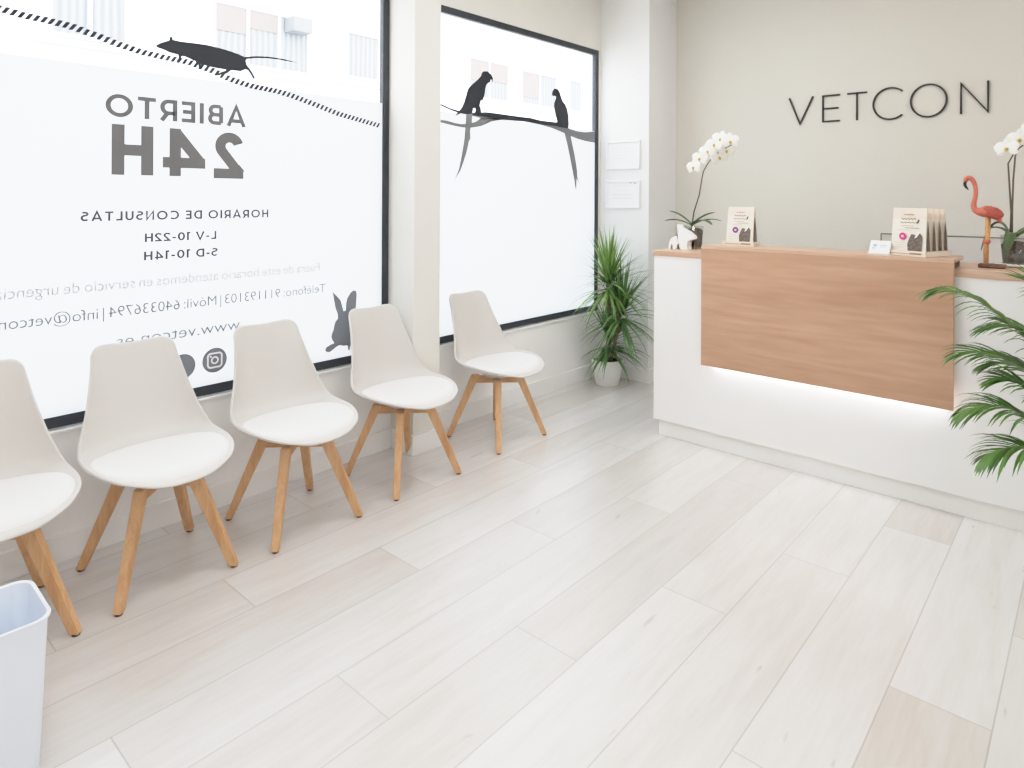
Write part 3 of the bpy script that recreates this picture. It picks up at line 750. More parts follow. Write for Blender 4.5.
# ------------------------------------------------------------------ reception counter
CF, CB, CL, CR = 3.44, 3.90, -1.955, .62
ct = thing('reception_counter', 'white reception counter with floating walnut front panel and light strip', 'counter', ((CL + CR) / 2, CF, 0))
MB().box((CL, CF, .095), (CR, CB, 1.040), .002).build('body', M['white_lam'], ct)
MB().box((CL + .022, CF + .028, 0), (CR, CB - .02, .095)).build('plinth', M['white_lam'], ct)
MB().box((CL - .004, CF - .006, 1.040), (CR, CB, 1.070), .0015).build('countertop', M['top_wood'], ct)
PL_, PR_ = -1.640, -.483
PF = 3.392
MB().box((PL_, PF, .467), (PR_, PF + .020, 1.101), .0015).build('front_panel', M['panel_wood'], ct)
MB().box((PL_, PF, 1.101), (PR_, 3.655, 1.117), .0015).build('raised_shelf', M['top_wood'], ct)
for xx in (PL_ + .02, PR_ - .032): MB().box((xx, CF - .02, 1.070), (xx + .02, 3.635, 1.101)).build('gap_shade_support', M['gap_shade'], ct)  # dark blocks whose colour stands in for the shade under the raised shelf
MB().box((PL_ + .01, PF + .020, .90), (PR_ - .01, CF, .93)).build('panel_bracket', M['gap_shade'], ct)
MB().box((PL_ + .06, PF + .0215, .478), (PR_ - .04, PF + .036, .486)).build('light_strip', M['led'], ct)

# low grey screen behind the counter
sc_ = thing('desk_screen', 'pale grey screen with thin dark edge standing behind the counter', 'screen', (-.4, 4.40, 0))
MB().box((-.985, 4.395, 0), (.75, 4.415, 1.166)).build('panel', M['screen'], sc_)
MB().box((-.991, 4.392, 0), (-.985, 4.418, 1.172)).box((-.985, 4.392, 1.166), (.75, 4.418, 1.172)).build('edge', M['metal_dark'], sc_)

# ------------------------------------------------------------------ things on the counter
def flower(mb_p, mb_l, c, n, r, roll=0.0):
    """moth-orchid bloom: two wide petals, three sepals, yellow lip"""
    n = Vector(n).normalized(); up = Vector((0, 0, 1)); u = up.cross(n).normalized(); v = n.cross(u)
    R = Matrix((u, v, n)).transposed() @ Matrix.Rotation(roll, 3, 'Z')
    def petal(ang, ln, wd, lift, tip=.35):
        d = Vector((math.cos(ang), math.sin(ang), 0)); s = Vector((-d.y, d.x, 0)); NS, NW = 7, 4
        g = []
        for i in range(NS + 1):
            f = i / NS; w_ = wd * (math.sin(PI * min(1, f * .82 + .10)) ** .75)
            if i == NS: w_ *= .35
            g.append([mb_p.bm.verts.new(R @ (d * ln * f + s * w_ * (k / NW - .5) + Vector((0, 0, lift * math.sin(f * 2.4) - .12 * r * (2 * abs(k / NW - .5)) ** 2 * f))) + Vector(c)) for k in range(NW + 1)])
        for i in range(NS):
            for k in range(NW): mb_p.bm.faces.new((g[i][k], g[i + 1][k], g[i + 1][k + 1], g[i][k + 1]))
    for a in (90, 215, 325): petal(math.radians(a), r, r * .62, -.05 * r)
    for a in (12, 168): petal(math.radians(a), r * 1.02, r * 1.05, .12 * r)
    mb_l.ball(R @ Vector((0, -.10 * r, .10 * r)) + Vector(c), r * .17, (1, 1.2, .9), 1)
    mb_l.ball(R @ Vector((0, -.26 * r, .14 * r)) + Vector(c), r * .11, (1.3, .9, .8), 1)

def strap_leaf(mb, p0, p1, width, sag, fold=.25, n=10, tipw=.15, root=.45):
    """broad leaf arching from p0 to p1"""
    p0, p1 = Vector(p0), Vector(p1)
    d = (p1 - p0); h = Vector((d.x, d.y, 0)); side = Vector((-h.y, h.x, 0)).normalized() if h.length > 1e-4 else Vector((1, 0, 0))
    g = []
    for i in range(n + 1):
        f = i / n
        p = p0 + d * f + Vector((0, 0, sag * 4 * f * (1 - f)))
        w_ = width * (root + (1 - root) * math.sin(PI * min(1, .15 + f * .75))) * (1 if f < .8 else max(tipw * .4, 1 - ((f - .8) / .2) ** 2))
        g.append([mb.bm.verts.new(p + side * w_ * .5 * k + Vector((0, 0, fold * w_ * .5 * abs(k)))) for k in (-1, 0, 1)])
    for i in range(n):
        for k in range(2): mb.bm.faces.new((g[i][k], g[i + 1][k], g[i + 1][k + 1], g[i][k + 1]))

def orchid(label, base, pot_r, pot_h, leaves, stems, blooms, br, saucer=False, bark_h=.8):
    t = thing('potted_orchid', label, 'orchid', base)
    bx, by, bz = base
    z0 = bz
    if saucer:
        mb = MB(); mb.lathe([(pot_r * .9, 0), (pot_r * 1.25, .004), (pot_r * 1.3, .014), (pot_r * 1.22, .014), (pot_r * 1.1, .006)], base, 32); mb.build('saucer', M['pot_white'], t, smooth=True); z0 += .0065
    mb = MB(); mb.lathe([(pot_r * .84, 0), (pot_r * .86, .004), (pot_r, pot_h), (pot_r * .965, pot_h), (pot_r * .82, .006)], (bx, by, z0), 32)
    o = mb.build('clear_pot', M['clear'], t, smooth=True); o['label'] = 'clear see-through pot'
    mb = MB()
    mb.lathe([(pot_r * .80, .007), (pot_r * .93, pot_h * bark_h), (pot_r * .5, pot_h * (bark_h + .10)), (pot_r * .1, pot_h * (bark_h + .14))], (bx, by, z0), 24)
    for k in range(26):
        a = random.uniform(0, 2 * PI); rr = random.uniform(0, pot_r * .75)
        mb.ball((bx + rr * math.cos(a), by + rr * math.sin(a), z0 + pot_h * (bark_h + .05)), random.uniform(.007, .013), (1, 1.4, .7), 1, Matrix.Rotation(a, 3, 'Z'))
    mb.build('bark', M['bark'], t)
    for (p0, p1, wd, sag) in leaves:
        mb = MB(); strap_leaf(mb, p0, p1, wd, sag)
        lo = mb.build('leaf', M['orchid_leaf'], t, smooth=True)
        md = lo.modifiers.new('thick', 'SOLIDIFY'); md.thickness = .0025
    for pts in stems:
        mb = MB(); mb.tube(pts, [.0043 - .0018 * i / (len(pts) - 1) for i in range(len(pts))], 8); mb.build('stem', M['orchid_stem'], t, smooth=True)
    for (c, n, roll) in blooms:
        a, b = MB(), MB(); flower(a, b, c, n, br, roll)
        fo = a.build('bloom', M['petal'], t, smooth=True)
        b.build('lip', M['lip'], fo, smooth=True)
    return t
Y1 = 3.735
orchid('white orchid in clear pot beside the white dog figurine', (-1.856, Y1, 1.0712), .060, .135,
    [((-1.868, Y1, 1.215), (-2.000, Y1 - .03, 1.295), .048, .012), ((-1.868, Y1 - .01, 1.212), (-2.000, Y1 - .09, 1.236), .044, .016),
     ((-1.864, Y1, 1.215), (-1.732, Y1 + .02, 1.290), .048, .012), ((-1.864, Y1 - .01, 1.212), (-1.722, Y1 - .03, 1.218), .052, .026), ((-1.866, Y1 + .01, 1.212), (-1.72, Y1 + .09, 1.238), .030, .02)],
    [[(-1.868, Y1, 1.20), (-1.854, Y1, 1.29), (-1.82, Y1, 1.393), (-1.802, Y1, 1.498), (-1.794, Y1, 1.534), (-1.77, Y1, 1.574), (-1.752, Y1, 1.60), (-1.72, Y1, 1.63), (-1.673, Y1 + .01, 1.664), (-1.62, Y1 + .02, 1.690)]],
    [((-1.843, Y1 - .03, 1.562), (-.25, -1, .05), .1), ((-1.800, Y1 - .035, 1.612), (.0, -1, .1), -.1), ((-1.752, Y1 - .035, 1.652), (.2, -1, .1), .2), ((-1.712, Y1 - .03, 1.690), (.1, -1, .2), 0),
     ((-1.678, Y1 - .02, 1.722), (.25, -1, .25), -.2), ((-1.624, Y1 - .01, 1.706), (.55, -1, .0), .1), ((-1.700, Y1 + .01, 1.618), (.7, -1, -.25), .3), ((-1.660, Y1 + .02, 1.655), (.8, -.9, -.1), -.1)], .051)
Y2 = 3.79
orchid('white orchid in clear pot on saucer beside the flamingo figurine', (-.300, Y2, 1.0712), .062, .135,
    [((-.322, Y2 + .02, 1.205), (-.438, Y2 + .03, 1.135), .056, .095), ((-.318, Y2 + .03, 1.205), (-.41, Y2 + .06, 1.238), .036, .02), ((-.30, Y2, 1.205), (-.14, Y2 - .02, 1.20), .046, .04), ((-.305, Y2 - .02, 1.205), (-.325, Y2 - .12, 1.135), .044, .05), ((-.31, Y2 + .02, 1.205), (-.20, Y2 + .10, 1.23), .04, .03)],
    [[(-.323, Y2, 1.195), (-.32, Y2, 1.316), (-.328, Y2, 1.464), (-.332, Y2, 1.540), (-.317, Y2, 1.573), (-.309, Y2, 1.595), (-.296, Y2 - .01, 1.625)],
     [(-.317, Y2 + .005, 1.195), (-.317, Y2 + .005, 1.316), (-.313, Y2, 1.463), (-.306, Y2, 1.574), (-.296, Y2, 1.606), (-.277, Y2, 1.622), (-.23, Y2, 1.655), (-.17, Y2 - .01, 1.67)]],
    [((-.335, Y2 - .035, 1.610), (-.3, -1, .15), .1), ((-.287, Y2 - .035, 1.648), (0, -1, .1), 0), ((-.235, Y2 - .04, 1.685), (.1, -1, .1), -.2), ((-.185, Y2 - .03, 1.710), (.2, -1, .2), .1), ((-.20, Y2 - .01, 1.64), (.5, -1, -.2), .2), ((-.13, Y2 - .01, 1.69), (.5, -1, 0), .2)], .050, True, .68)

# white faceted dog figurine
DOG = [(-1.952,1.070),(-1.947,1.108),(-1.934,1.136),(-1.91,1.147),(-1.886,1.142),(-1.887,1.179),(-1.893,1.219),(-1.879,1.22),(-1.866,1.199),(-1.845,1.187),(-1.819,1.175),(-1.790,1.152),(-1.786,1.137),(-1.808,1.126),(-1.822,1.122),(-1.824,1.089),(-1.818,1.070),(-1.866,1.070),(-1.879,1.086),(-1.878,1.108),(-1.890,1.100),(-1.899,1.070),(-1.920,1.070),(-1.925,1.096),(-1.933,1.102),(-1.938,1.070)]
mb = MB(); yc = 3.625
ring = []
for dy, sc in ((-.030, .0), (-.018, .0), (.018, .0), (.030, .0)):
    cx, cz = -1.885, 1.125; k = .93 if abs(dy) > .02 else 1.0
    ring.append([mb.bm.verts.new((cx + (x - cx) * k, yc + dy, (cz + (z - cz) * k) if z > 1.072 else z + .0012)) for x, z in DOG])
for a, b in zip(ring, ring[1:]):
    for k in range(len(DOG)): mb.bm.faces.new((a[k], a[(k + 1) % len(DOG)], b[(k + 1) % len(DOG)], b[k]))
f1 = mb.bm.faces.new(ring[0][::-1]); f2 = mb.bm.faces.new(ring[-1])
bmesh.ops.triangulate(mb.bm, faces=[f1, f2], ngon_method='EAR_CLIP')
tag(mb.build('dog_figurine', M['fig']), 'small white angular ceramic dog figurine on the counter end', 'figurine')

# carved flamingo
FY = 3.645
fl = thing('flamingo_figurine', 'carved coral flamingo figurine standing on a brown wooden base', 'figurine', (-.375, FY, 1.0712))
mb = MB()
path = [(-.4775,1.452,.0085),(-.4755,1.460,.0110),(-.473,1.468,.0145),(-.464,1.476,.0155),(-.453,1.472,.014),(-.443,1.452,.0115),(-.437,1.430,.011),(-.436,1.405,.011),(-.439,1.380,.0115),(-.445,1.355,.013),(-.445,1.337,.0155),(-.434,1.324,.019),(-.416,1.319,.026),(-.396,1.323,.035),(-.375,1.318,.036),(-.358,1.303,.025),(-.349,1.286,.013),(-.344,1.268,.003)]
mb.tube([(x, FY, z) for x, z, r in path], [p[2] for p in path], 14, (.85, 1)); 
fb = mb.build('body', M['flamingo'], fl, smooth=True); fb.modifiers.new('s', 'SUBSURF').render_levels = 1
mb = MB(); mb.tube([(-.4765, FY, 1.456), (-.4785, FY, 1.446), (-.477, FY, 1.438), (-.472, FY, 1.429), (-.464, FY, 1.418)], [.0090, .0092, .0088, .0072, .002], 10, (.7, 1))
mb.build('beak', M['flamingo_beak'], fl, smooth=True)
for s in (-1, 1):
    mb = MB(); mb.ball((-.372, FY + s * .024, 1.316), .03, (1.35, .38, .85), 2, Matrix.Rotation(math.radians(28), 3, 'Y'))
    mb.build('wing', M['flamingo_wing'], fl, smooth=True)
    mb = MB(); mb.ball((-.466, FY + s * .0125, 1.472), .0028, (1, 1, 1), 1); mb.build('eye', M['flamingo_beak'], fl, smooth=True)
for s, dx in ((-1, 0), (1, .004)):
    mb = MB(); mb.tube([(-.392 + dx, FY + s * .008, 1.30), (-.395 + dx, FY + s * .007, 1.20), (-.3975 + dx, FY + s * .007, 1.188), (-.399 + dx, FY + s * .007, 1.175), (-.400 + dx, FY + s * .007, 1.086)], [.0075, .0072, .0105, .0075, .0070], 10)
    leg = mb.build('leg', M['flamingo_leg'], fl, smooth=True)
    mb = MB(); mb.ball((-.397 + dx, FY + s * .007, 1.187), .0125, (1, 1, 1.1), 2); mb.build('knee', M['flamingo'], leg, smooth=True)
MB().box((-.424, FY - .035, 1.0712), (-.325, FY + .038, 1.087), .004).build('base', M['flamingo_base'], fl)

# pouches of treats in card trays
def pouch(label, loc, rz, w=.150, h=.215, d=.044, sticker='pink', group=None, front=True):
    t = thing('treat_pouch', label, 'pouch', (0, 0, 0), group=group)
    mb = MB(); NZ = 9; rings = []
    def depth(f): return d * (1 - f) ** .75 * .5 + .0022
    for k in range(NZ + 1):
        f = k / NZ; hw = w / 2 * (1 - .05 * f); dd = depth(f); z = f * h
        g = .012 * (1 - f)
        rings.append([mb.bm.verts.new(p) for p in ((-hw, -dd, z), (-hw * .5, -dd - .002, z), (0, -dd - .003, z), (hw * .5, -dd - .002, z), (hw, -dd, z), (hw - g, 0, z), (hw, dd, z), (hw * .5, dd + .002, z), (0, dd + .003, z), (-hw * .5, dd + .002, z), (-hw, dd, z), (-hw + g, 0, z))])
    n = 12
    for i, (a, b) in enumerate(zip(rings, rings[1:])):
        for k in range(n):
            fc = mb.bm.faces.new((a[k], a[(k + 1) % n], b[(k + 1) % n], b[k]))
            fc.material_index = 1 if i >= NZ - 2 else 0
    mb.bm.faces.new(rings[0][::-1]); mb.bm.faces.new(rings[-1])
    mb.build('bag', [M['bag'], M['bag_top']], t)
    # side gussets through which the dark contents show
    for s in (-1, 1):
        mb = MB(); pts = []
        for sgn in (-1, 1):
            for f in ((.06, .25, .45, .62, .74) if sgn < 0 else (.74, .62, .45, .25, .06)):
                k = .80 if f < .6 else (.45 if f < .7 else .1)
                pts.append((s * (w / 2 * (1 - .05 * f) + .0012), sgn * depth(f) * k, f * h))
        mb.poly(pts); mb.build('side_window', M['bag_window'], t)
    def on_front(u, f, e=.0012): return (u * w / 2, -depth(f) - .003 - e, f * h)
    if front:
        mb = MB(); mb.poly([on_front(u, f) for u, f in ((.0, .06), (.78, .06), (.80, .40), (.66, .47), (.42, .43), (.18, .45), (.04, .34), (-.04, .24))]); mb.build('front_window', M['bag_window'], t)
        mb = MB(); mb.poly([on_front(u, f, .0018) for u, f in ((.34, .36), (.48, .38), (.66, .49), (.58, .52))]); mb.build('highlight_patch', M['white_paper'], t)
        mb = MB(); cu, cf, r = -.30, .395, .0165
        c0 = on_front(cu, cf, .0024)
        vs = [mb.bm.verts.new((c0[0] + r * math.cos(a) * (1 + (.12 * math.cos(6 * a) if sticker == 'purple' else 0)), c0[1] - .0016 + .12 * 0, c0[2] + r * math.sin(a))) for a in [2 * PI * k / 30 for k in range(30)]]
        mb.bm.faces.new(vs); st = mb.build('sticker', M[sticker], t)
        mb = MB(); mb.box((c0[0] - .005, c0[1] - .0026, c0[2] - .005), (c0[0] + .005, c0[1] - .0020, c0[2] + .005), 0); mb.build('sticker_mark', M['bag'], st)
        for rows in (((-.30, .30, .86, .016, .012), (-.45, .40, .77, .020, .016), (-.50, .52, .69, .018, .012), (-.40, .30, .62, .009, .005), (-.20, .60, .575, .013, .008), (-.62, .20, .53, .006, .002)), ((-.80, -.2, .26, .004, 0), (-.80, -.25, .21, .004, 0), (-.80, -.2, .16, .004, 0))):
            mb = MB()
            for (u0, u1, f, hh, wob) in rows:
                N_ = 14
                pts = [(u0 + (u1 - u0) * i / N_, f + wob * math.sin(i * 2.1)) for i in range(N_ + 1)]
                stroke(mb, [(u * w / 2, ff * h) for u, ff in pts], hh * h * .8, lambda a, b: (a, -depth(b / h) - .0042, b))
            mb.build('print', M['print'], t)
        mb = MB(); mb.poly([on_front(u, f) for u, f in ((.44, .66), (.54, .68), (.60, .75), (.56, .77), (.48, .73))]); mb.build('print_mark', M['print_dark'], t)
    t.location = loc; t.rotation_euler.z = rz
    return t
def tray(label, loc, rz, w, d, h=.024, group=None):
    t = thing('display_tray', label, 'tray', loc, rz, group)
    mb = MB(); k = .003
    t.location = (0, 0, 0)
    mb.box((-w / 2, -d / 2, 0), (w / 2, d / 2, k))
    mb.box((-w / 2, -d / 2, k), (w / 2, -d / 2 + k, h)).box((-w / 2, d / 2 - k, k), (w / 2, d / 2, h))
    mb.box((-w / 2, -d / 2 + k, k), (-w / 2 + k, d / 2 - k, h)).box((w / 2 - k, -d / 2 + k, k), (w / 2, d / 2 - k, h))
    mb.build('box', M['tray'], t)
    mb = MB(); e = -d / 2 - .0008
    for (a, b, z0, z1) in ((-.40, .10, .009, .012), (.10, .40, .008, .016)): mb.box((a * w, e, z0), (b * w, e + .0006, z1))
    mb.build('print', M['print'], t)
    t.location = loc
    return t
SZ = 1.1182
tray('low cream card tray holding the purple-flower pouch', (-1.479, 3.535, SZ), 0.0, .176, .085)
pouch('cream treat pouch with purple flower sticker standing alone in tray', (-1.475, 3.535, SZ + .0042), 0.0, .150, .205, .056, 'purple')
rz = math.radians(-20)
tc_ = Vector((-.640, 3.535, SZ))
def loc_t(u, v, z=0): return (tc_.x + u * math.cos(rz) - v * math.sin(rz), tc_.y + u * math.sin(rz) + v * math.cos(rz), tc_.z + z)
tray('low cream card tray holding the four packed pouches', tuple(tc_), rz, .176, .200)
LB = ['cream treat pouch with pink round sticker, front one of four', 'second cream pouch behind the pink-sticker pouch, mostly side seen', 'third cream pouch in the tray behind the pink-sticker pouch', 'last cream pouch of four, at the back of the tray']
for k in range(4):
    pouch(LB[k], loc_t(.0, -.064 + k * .0455, .0042), rz, .160, .212 - .002 * k, .031, 'pink', 'pouches packed in the tray', True)
cd = thing('card_holder', 'small white tilted card with blue print beside the pouches', 'card', (0, 0, 0))
mb = MB()
mb.poly([(-.044, -.02, .002), (.044, -.02, .002), (.044, .012, .060), (-.044, .012, .060)])
o = mb.build('card', M['white_paper'], cd); md = o.modifiers.new('t', 'SOLIDIFY'); md.thickness = .003
mb = MB(); mb.box((-.046, -.022, 0), (.046, .03, .003)).box((-.046, -.026, 0), (.046, -.022, .008)); mb.poly([(-.046, .014, .003), (.046, .014, .003), (.046, .014, .05), (-.046, .014, .05)]); mb.build('stand', M['white_paper'], cd)
mb = MB(); e = .0028
for (a, b, v0, v1) in ((-.030, -.014, .52, .72), (-.034, -.020, .36, .46), (-.002, .030, .62, .67), (-.002, .026, .5, .54)):
    def cp(u, v): return (u, -.02 + .032 * v - e, .002 + .058 * v + e * .5)
    mb.poly([cp(a, v0), cp(b, v0), cp(b, v1), cp(a, v1)])
mb.build('print', M['blue_print'], cd)
cd.location = (-.784, 3.475, SZ); cd.rotation_euler.z = math.radians(-6)

# ------------------------------------------------------------------ dracaena
def blade(mb, p0, az, el, ln, w, droop, n=7):
    p = Vector(p0); g = []; step = ln / n
    d = Vector((math.cos(az) * math.cos(el), math.sin(az) * math.cos(el), math.sin(el)))
    side = Vector((-math.sin(az), math.cos(az), 0))
    for i in range(n + 1):
        f = i / n; ww = w * (.55 + .45 * math.sin(PI * min(1, f * 1.2 + .1))) * (1 - f ** 3) + .0006
        up = side.cross(d).normalized()
        if mb is None: g.append(p.copy())
        else: g.append([mb.bm.verts.new(p - side * ww / 2 - up * ww * -.14), mb.bm.verts.new(p), mb.bm.verts.new(p + side * ww / 2 + up * ww * .14)])
        d = (d + Vector((0, 0, -droop * (0.5 + f) / n))).normalized()
        p = p + d * step
    if mb is None: return g
    for i in range(n):
        for k in range(2): mb.bm.faces.new((g[i][k], g[i + 1][k], g[i + 1][k + 1], g[i][k + 1]))
DX, DY = -2.735, 4.135
dr = thing('potted_dracaena', 'tall spiky green dracaena in white round pot in the window corner', 'potted plant', (DX, DY, 0))
mb = MB(); mb.lathe([(.078, 0), (.084, .006), (.118, .178), (.121, .182), (.121, .190), (.113, .190), (.108, .172), (.10, .165), (.02, .164)], (DX, DY, 0), 40)
o = mb.build('pot', M['pot_white'], dr); smooth_by_angle(o, 40)
mb = MB(); mb.lathe([(.10, .166), (.108, .174), (.05, .182), (.01, .184)], (DX, DY, 0), 28); mb.build('soil', M['soil'], dr, smooth=True)
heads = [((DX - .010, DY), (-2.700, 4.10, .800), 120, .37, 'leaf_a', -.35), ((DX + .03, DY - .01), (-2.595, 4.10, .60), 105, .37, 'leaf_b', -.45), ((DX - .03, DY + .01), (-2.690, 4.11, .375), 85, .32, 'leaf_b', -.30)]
for (bx, by), top, cnt, ln, mm, elo in heads:
    mb = MB(); b0 = Vector((bx, by, .175)); tp = Vector(top)
    pts = [b0.lerp(tp, f) + Vector((.012 * math.sin(f * 5), 0, 0)) for f in (0, .25, .5, .75, 1)]
    mb.tube(pts, [.014, .013, .0125, .012, .012], 10); mb.build('trunk', M['trunk'], dr, smooth=True)
    mb = MB(); tries = 0; made = 0
    while made < cnt and tries < 6000:
        tries += 1
        az = random.uniform(0, 2 * PI); el = elo + (1.48 - elo) * random.random() ** 1.1
        l_ = ln * random.uniform(.8, 1.08); dz = random.uniform(-.02, .02); w_ = random.uniform(.017, .025); dro = random.uniform(.5, 1.2) * (1.15 - .5 * max(el, 0))
        z0 = tp.z - .10 * (1 - max(0, el) / 1.5) + dz
        args = ((tp.x + .008 * math.cos(az), tp.y + .008 * math.sin(az), z0), az, el, l_, w_, dro)
        if any(p.x < -2.912 or p.y > 4.345 or (p.x > -1.985 and p.y > 3.4) or p.z < .02 for p in blade(None, *args)): continue
        blade(mb, *args); made += 1
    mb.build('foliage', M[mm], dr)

# ------------------------------------------------------------------ areca palm at the right
PX, PY = .06, 3.02
pm = thing('potted_palm', 'green feathery areca palm standing in front of the counter', 'potted plant', (PX, PY, 0))
mb = MB(); mb.lathe([(.095, 0), (.102, .006), (.135, .235), (.139, .24), (.139, .25), (.129, .25), (.124, .228), (.02, .226)], (PX, PY, 0), 40); o = mb.build('pot', M['pot_white'], pm); smooth_by_angle(o, 40)
mb = MB(); mb.lathe([(.118, .226), (.123, .232), (.06, .24), (.01, .243)], (PX, PY, 0), 28); mb.build('soil', M['soil'], pm, smooth=True)
def spline(pts, n):
    pts = [Vector(p) for p in pts]; out = []
    m = len(pts) - 1
    for k in range(n + 1):
        s = k / n * m; i = min(int(s), m - 1); f = s - i
        out.append(Vector([catmull([p[a] for p in pts], i, f) for a in range(3)]))
    return out
def frond(ctrl, ln, w=.015, start=.30, n=22, droop=.9, fwd=.9, seed=0):
    rnd = random.Random(seed)
    P = spline(ctrl, 40)
    mb = MB(); mb.tube(P, [.005 * (1 - .8 * i / 40) for i in range(41)], 6)
    stem_faces = len(mb.bm.faces)
    for k in range(n):
        f = start + (1 - start) * (k + .5) / n
        i = min(39, int(f * 40)); p = P[i].lerp(P[i + 1], f * 40 - i); t = (P[i + 1] - P[i]).normalized()
        g = (f - start) / (1 - start)
        l_ = ln * (.55 + .65 * math.sin(PI * min(1, g * .85 + .12))) * rnd.uniform(.9, 1.08) * (1 - .45 * g)
        sd = t.cross(Vector((0, 0, 1)))
        sd = sd.normalized() if sd.length > .05 else Vector((0, 1, 0))
        for s in (-1, 1):
            d = (t * (fwd + .9 * g * g) + sd * s * rnd.uniform(.85, 1.2) + Vector((0, 0, rnd.uniform(.05, .3)))).normalized()
            q = p.copy(); rows = []; N_ = 6
            for a in range(N_ + 1):
                h = a / N_; ww = w * (.35 + .65 * math.sin(PI * min(1, .15 + h * .8))) * (1 - h ** 4) + .0005
                side = d.cross(Vector((0, 0, 1))); side = side.normalized() if side.length > .02 else Vector((0, 1, 0))
                rows.append([mb.bm.verts.new(q - side * ww / 2 + Vector((0, 0, -.2 * ww))), mb.bm.verts.new(q), mb.bm.verts.new(q + side * ww / 2 + Vector((0, 0, -.2 * ww)))])
                d = (d + Vector((0, 0, -droop * (.3 + h) / N_))).normalized(); q = q + d * l_ / N_
            for a in range(N_):
                for b in range(2): mb.bm.faces.new((rows[a][b], rows[a + 1][b], rows[a + 1][b + 1], rows[a][b + 1]))
    mb.bm.faces.ensure_lookup_table()
    for fc in mb.bm.faces[stem_faces:]: fc.material_index = 1
    mb.build('frond', [M['palm_stem'], M['palm']], pm)
c0 = (PX - .02, PY, .24)
frond([c0, (-.06, 3.03, .66), (-.20, 3.045, .86), (-.30, 3.05, .955), (-.39, 3.05, 1.015), (-.46, 3.05, 1.028), (-.490, 3.05, 1.020)], .19, .012, .28, 26, 1.5, .75, 1)
frond([c0, (.02, 3.05, .62), (-.03, 3.06, .84), (-.08, 3.07, .96), (-.14, 3.06, 1.04), (-.20, 3.04, 1.08)], .27, .013, .30, 24, .7, 1.0, 2)
frond([c0, (-.04, 2.99, .55), (-.14, 2.97, .72), (-.25, 2.95, .80), (-.33, 2.93, .825), (-.39, 2.92, .815)], .23, .0125, .22, 30, 1.1, .75, 3)
frond([c0, (-.06, 2.95, .48), (-.16, 2.90, .60), (-.25, 2.87, .655), (-.32, 2.85, .65), (-.37, 2.84, .625)], .22, .013, .22, 30, 1.4, .7, 4)
frond([c0, (-.05, 2.92, .42), (-.13, 2.86, .51), (-.20, 2.82, .545), (-.26, 2.79, .53), (-.30, 2.78, .50)], .20, .013, .22, 28, 1.4, .7, 5)
frond([c0, (.0, 3.02, .60), (-.08, 3.02, .77), (-.17, 3.01, .88), (-.25, 3.0, .92), (-.32, 2.99, .91)], .22, .014, .28, 24, 1.2, .8, 6)
frond([c0, (.05, 3.02, .7), (.02, 3.04, .95), (-.03, 3.05, 1.08), (-.08, 3.05, 1.15)], .22, .012, .35, 18, .7, 1.0, 7)
frond([c0, (-.02, 3.06, .50), (-.10, 3.09, .64), (-.19, 3.11, .73), (-.27, 3.12, .76), (-.33, 3.12, .745)], .20, .015, .25, 24, 1.3, .75, 8)
frond([c0, (-.03, 2.97, .46), (-.10, 2.94, .60), (-.17, 2.92, .70), (-.23, 2.91, .74), (-.28, 2.90, .74)], .22, .016, .25, 26, 1.3, .75, 9)
rp = random.Random(3)
for k in range(9):
    a = -2.0 + k * .47; R_ = rp.uniform(.38, .52); h = rp.uniform(.75, 1.15)
    if math.sin(a) > .2: R_ *= .5
    frond([c0, (PX + .12 * math.cos(a), PY + .12 * math.sin(a), .24 + h * .45), (PX + .5 * R_ * math.cos(a), PY + .5 * R_ * math.sin(a), .24 + h * .8), (PX + .85 * R_ * math.cos(a), PY + .85 * R_ * math.sin(a), .24 + h * .88), (PX + R_ * math.cos(a), PY + R_ * math.sin(a), .24 + h * .8)], .18, .014, .3, 18, 1.0, .9, 20 + k)

# ------------------------------------------------------------------ the street outside
FX = -10.0
struct('ground_street', MB().box((-16, -12, -.25), (-3.15, 26, -.12)), M['street'])
ab = thing('apartment_building', 'pale apartment building across the street with curtained windows', 'building', (FX, 8, -.12))
wl = MB().box((FX - 3, -12, -.12), (FX, 26, 13)).build('wall', M['facade'], ab)
def fac_window(y0, y1, z0, z1, n, shutter):
    f = MB(); x0, x1 = FX, FX + .05; b = .05; wsh = (y1 - y0) / n
    f.box((x0, y0, z0), (x1, y1, z0 + b)).box((x0, y0, z1 - b), (x1, y1, z1))
    for k in range(n + 1): f.box((x0, y0 + k * wsh - b / 2, z0 + b), (x1, y0 + k * wsh + b / 2, z1 - b))
    fr = f.build('window', M['fac_frame'], ab)
    for k in range(n):
        a, c = y0 + k * wsh + b / 2, y0 + (k + 1) * wsh - b / 2
        zt = z1 - b
        if shutter[k] > 0:
            zs = z1 - b - shutter[k] * (z1 - z0)
            MB().box((x0, a, zs), (x0 + .035, c, z1 - b)).build('shutter', M['fac_shutter'], fr); zt = zs
        MB().box((x0, a, z0 + b), (x0 + .015, c, zt)).build('curtained_pane', M['fac_glass'], fr)
    MB().box((FX, y0 - .25, z0 - .12), (FX + .14, y1 + .2, z0 - .05)).build('sill', M['fac_frame'], ab)
fac_window(2.40, 4.00 - .72, 3.40, 4.62, 2, [0, 0])
fac_window(4.47, 6.05, 3.37, 4.32, 3, [.42, .30, .0])
fac_window(6.81, 8.20, 3.45, 4.30, 2, [0, 0])
fac_window(9.82, 11.05, 3.45, 4.33, 2, [.5, .45])
fac_window(11.35 + .15, 12.80, 3.48, 4.30, 2, [.7, .0])
fac_window(13.31, 15.7, 3.50, 4.32, 3, [0, 0, .0])
MB().box((FX + .02, 5.62, 4.02), (FX + .32, 5.96, 4.26), .02).build('air_unit', M['fac_dark'], ab)
MB().box((FX, 4.76, 3.06), (FX + .28, 5.23, 3.27), .02).build('air_unit', M['fac_frame'], ab)

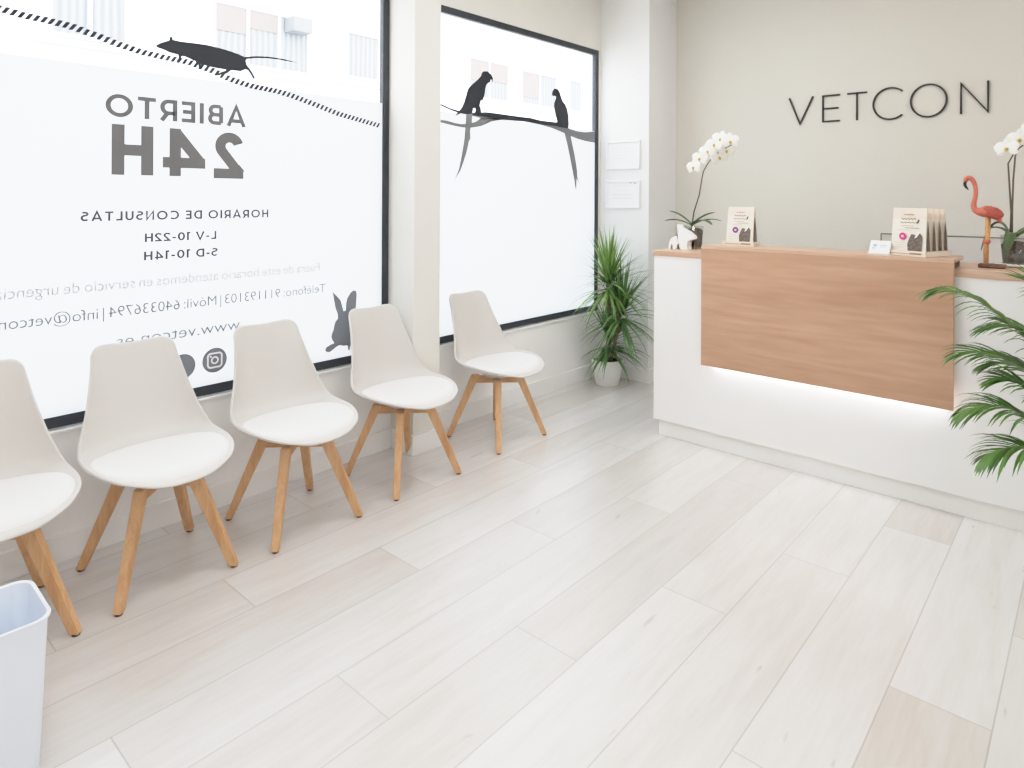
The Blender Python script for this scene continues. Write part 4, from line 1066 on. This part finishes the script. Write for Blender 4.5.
# ------------------------------------------------------------------ light
wd = bpy.data.worlds.new('World'); scene.world = wd; wd.use_nodes = True
bg = wd.node_tree.nodes['Background']; bg.inputs['Color'].default_value = (0.86, 0.94, 1.0, 1); bg.inputs['Strength'].default_value = 7.0
k = 0
for (x, y) in ((-1.6, .3), (-1.6, 1.7), (-1.6, 3.1), (1.75, -.8), (1.75, .6), (1.75, 3.2)):
    t = thing('ceiling_light', 'flat square white ceiling light panel', 'ceiling light', (x, y, CEIL), group='square ceiling light panels')
    MB().box((x - .31, y - .31, CEIL - .015), (x + .31, y + .31, CEIL)).build('frame', M['frame_white'], t)
    MB().box((x - .29, y - .29, CEIL - .019), (x + .29, y + .29, CEIL - .0152)).build('diffuser', M['lamp'], t)

# ------------------------------------------------------------------ camera
cam_d = bpy.data.cameras.new('Camera'); cam = bpy.data.objects.new('Camera', cam_d); col.objects.link(cam)
f_px, Y0 = 666.0, 196.3
cam_d.sensor_width = 36.0; cam_d.sensor_fit = 'HORIZONTAL'; cam_d.lens = f_px / 1024 * 36.0
cam_d.shift_y = -(384 - Y0) / 1024.0
cam_d.clip_start = 0.05
th = math.atan(593 / f_px); roll = math.radians(0.26)
fwd = Vector((-math.sin(th), math.cos(th), 0)); r0 = Vector((math.cos(th), math.sin(th), 0)); u0 = Vector((0, 0, 1))
rt = r0 * math.cos(roll) + u0 * math.sin(roll); up = u0 * math.cos(roll) - r0 * math.sin(roll)
m = Matrix((rt, up, -fwd)).transposed().to_4x4(); m.translation = (0, 0, 1.38)
cam.matrix_world = m
scene.camera = cam
scene.view_settings.view_transform = 'Standard'
scene.view_settings.look = 'None'
vs_ = scene.view_settings
vs_.exposure = 0.10
vs_.gamma = 1.06
vs_.use_curve_mapping = True            # soft highlight shoulder, like the bright photograph
cm = vs_.curve_mapping
cm.white_level = (6, 6, 6)
cv = cm.curves[3]
SHOULDER = [(0, 0), (.1, .1), (.3, .3), (.5, .49), (.7, .66), (1.0, .80), (1.5, .885), (2.0, .925), (3.0, .96), (4.0, .98), (6.0, 1.0)]
cv.points[0].location = (0, 0); cv.points[1].location = (1, 1)
for x_, y_ in SHOULDER[1:-1]: cv.points.new(x_ / 6, y_)
cm.update()
scene.cycles.use_denoising = True
scene.cycles.max_bounces = 10
scene.cycles.diffuse_bounces = 6
scene.cycles.transparent_max_bounces = 12
scene.cycles.sample_clamp_indirect = 8.0
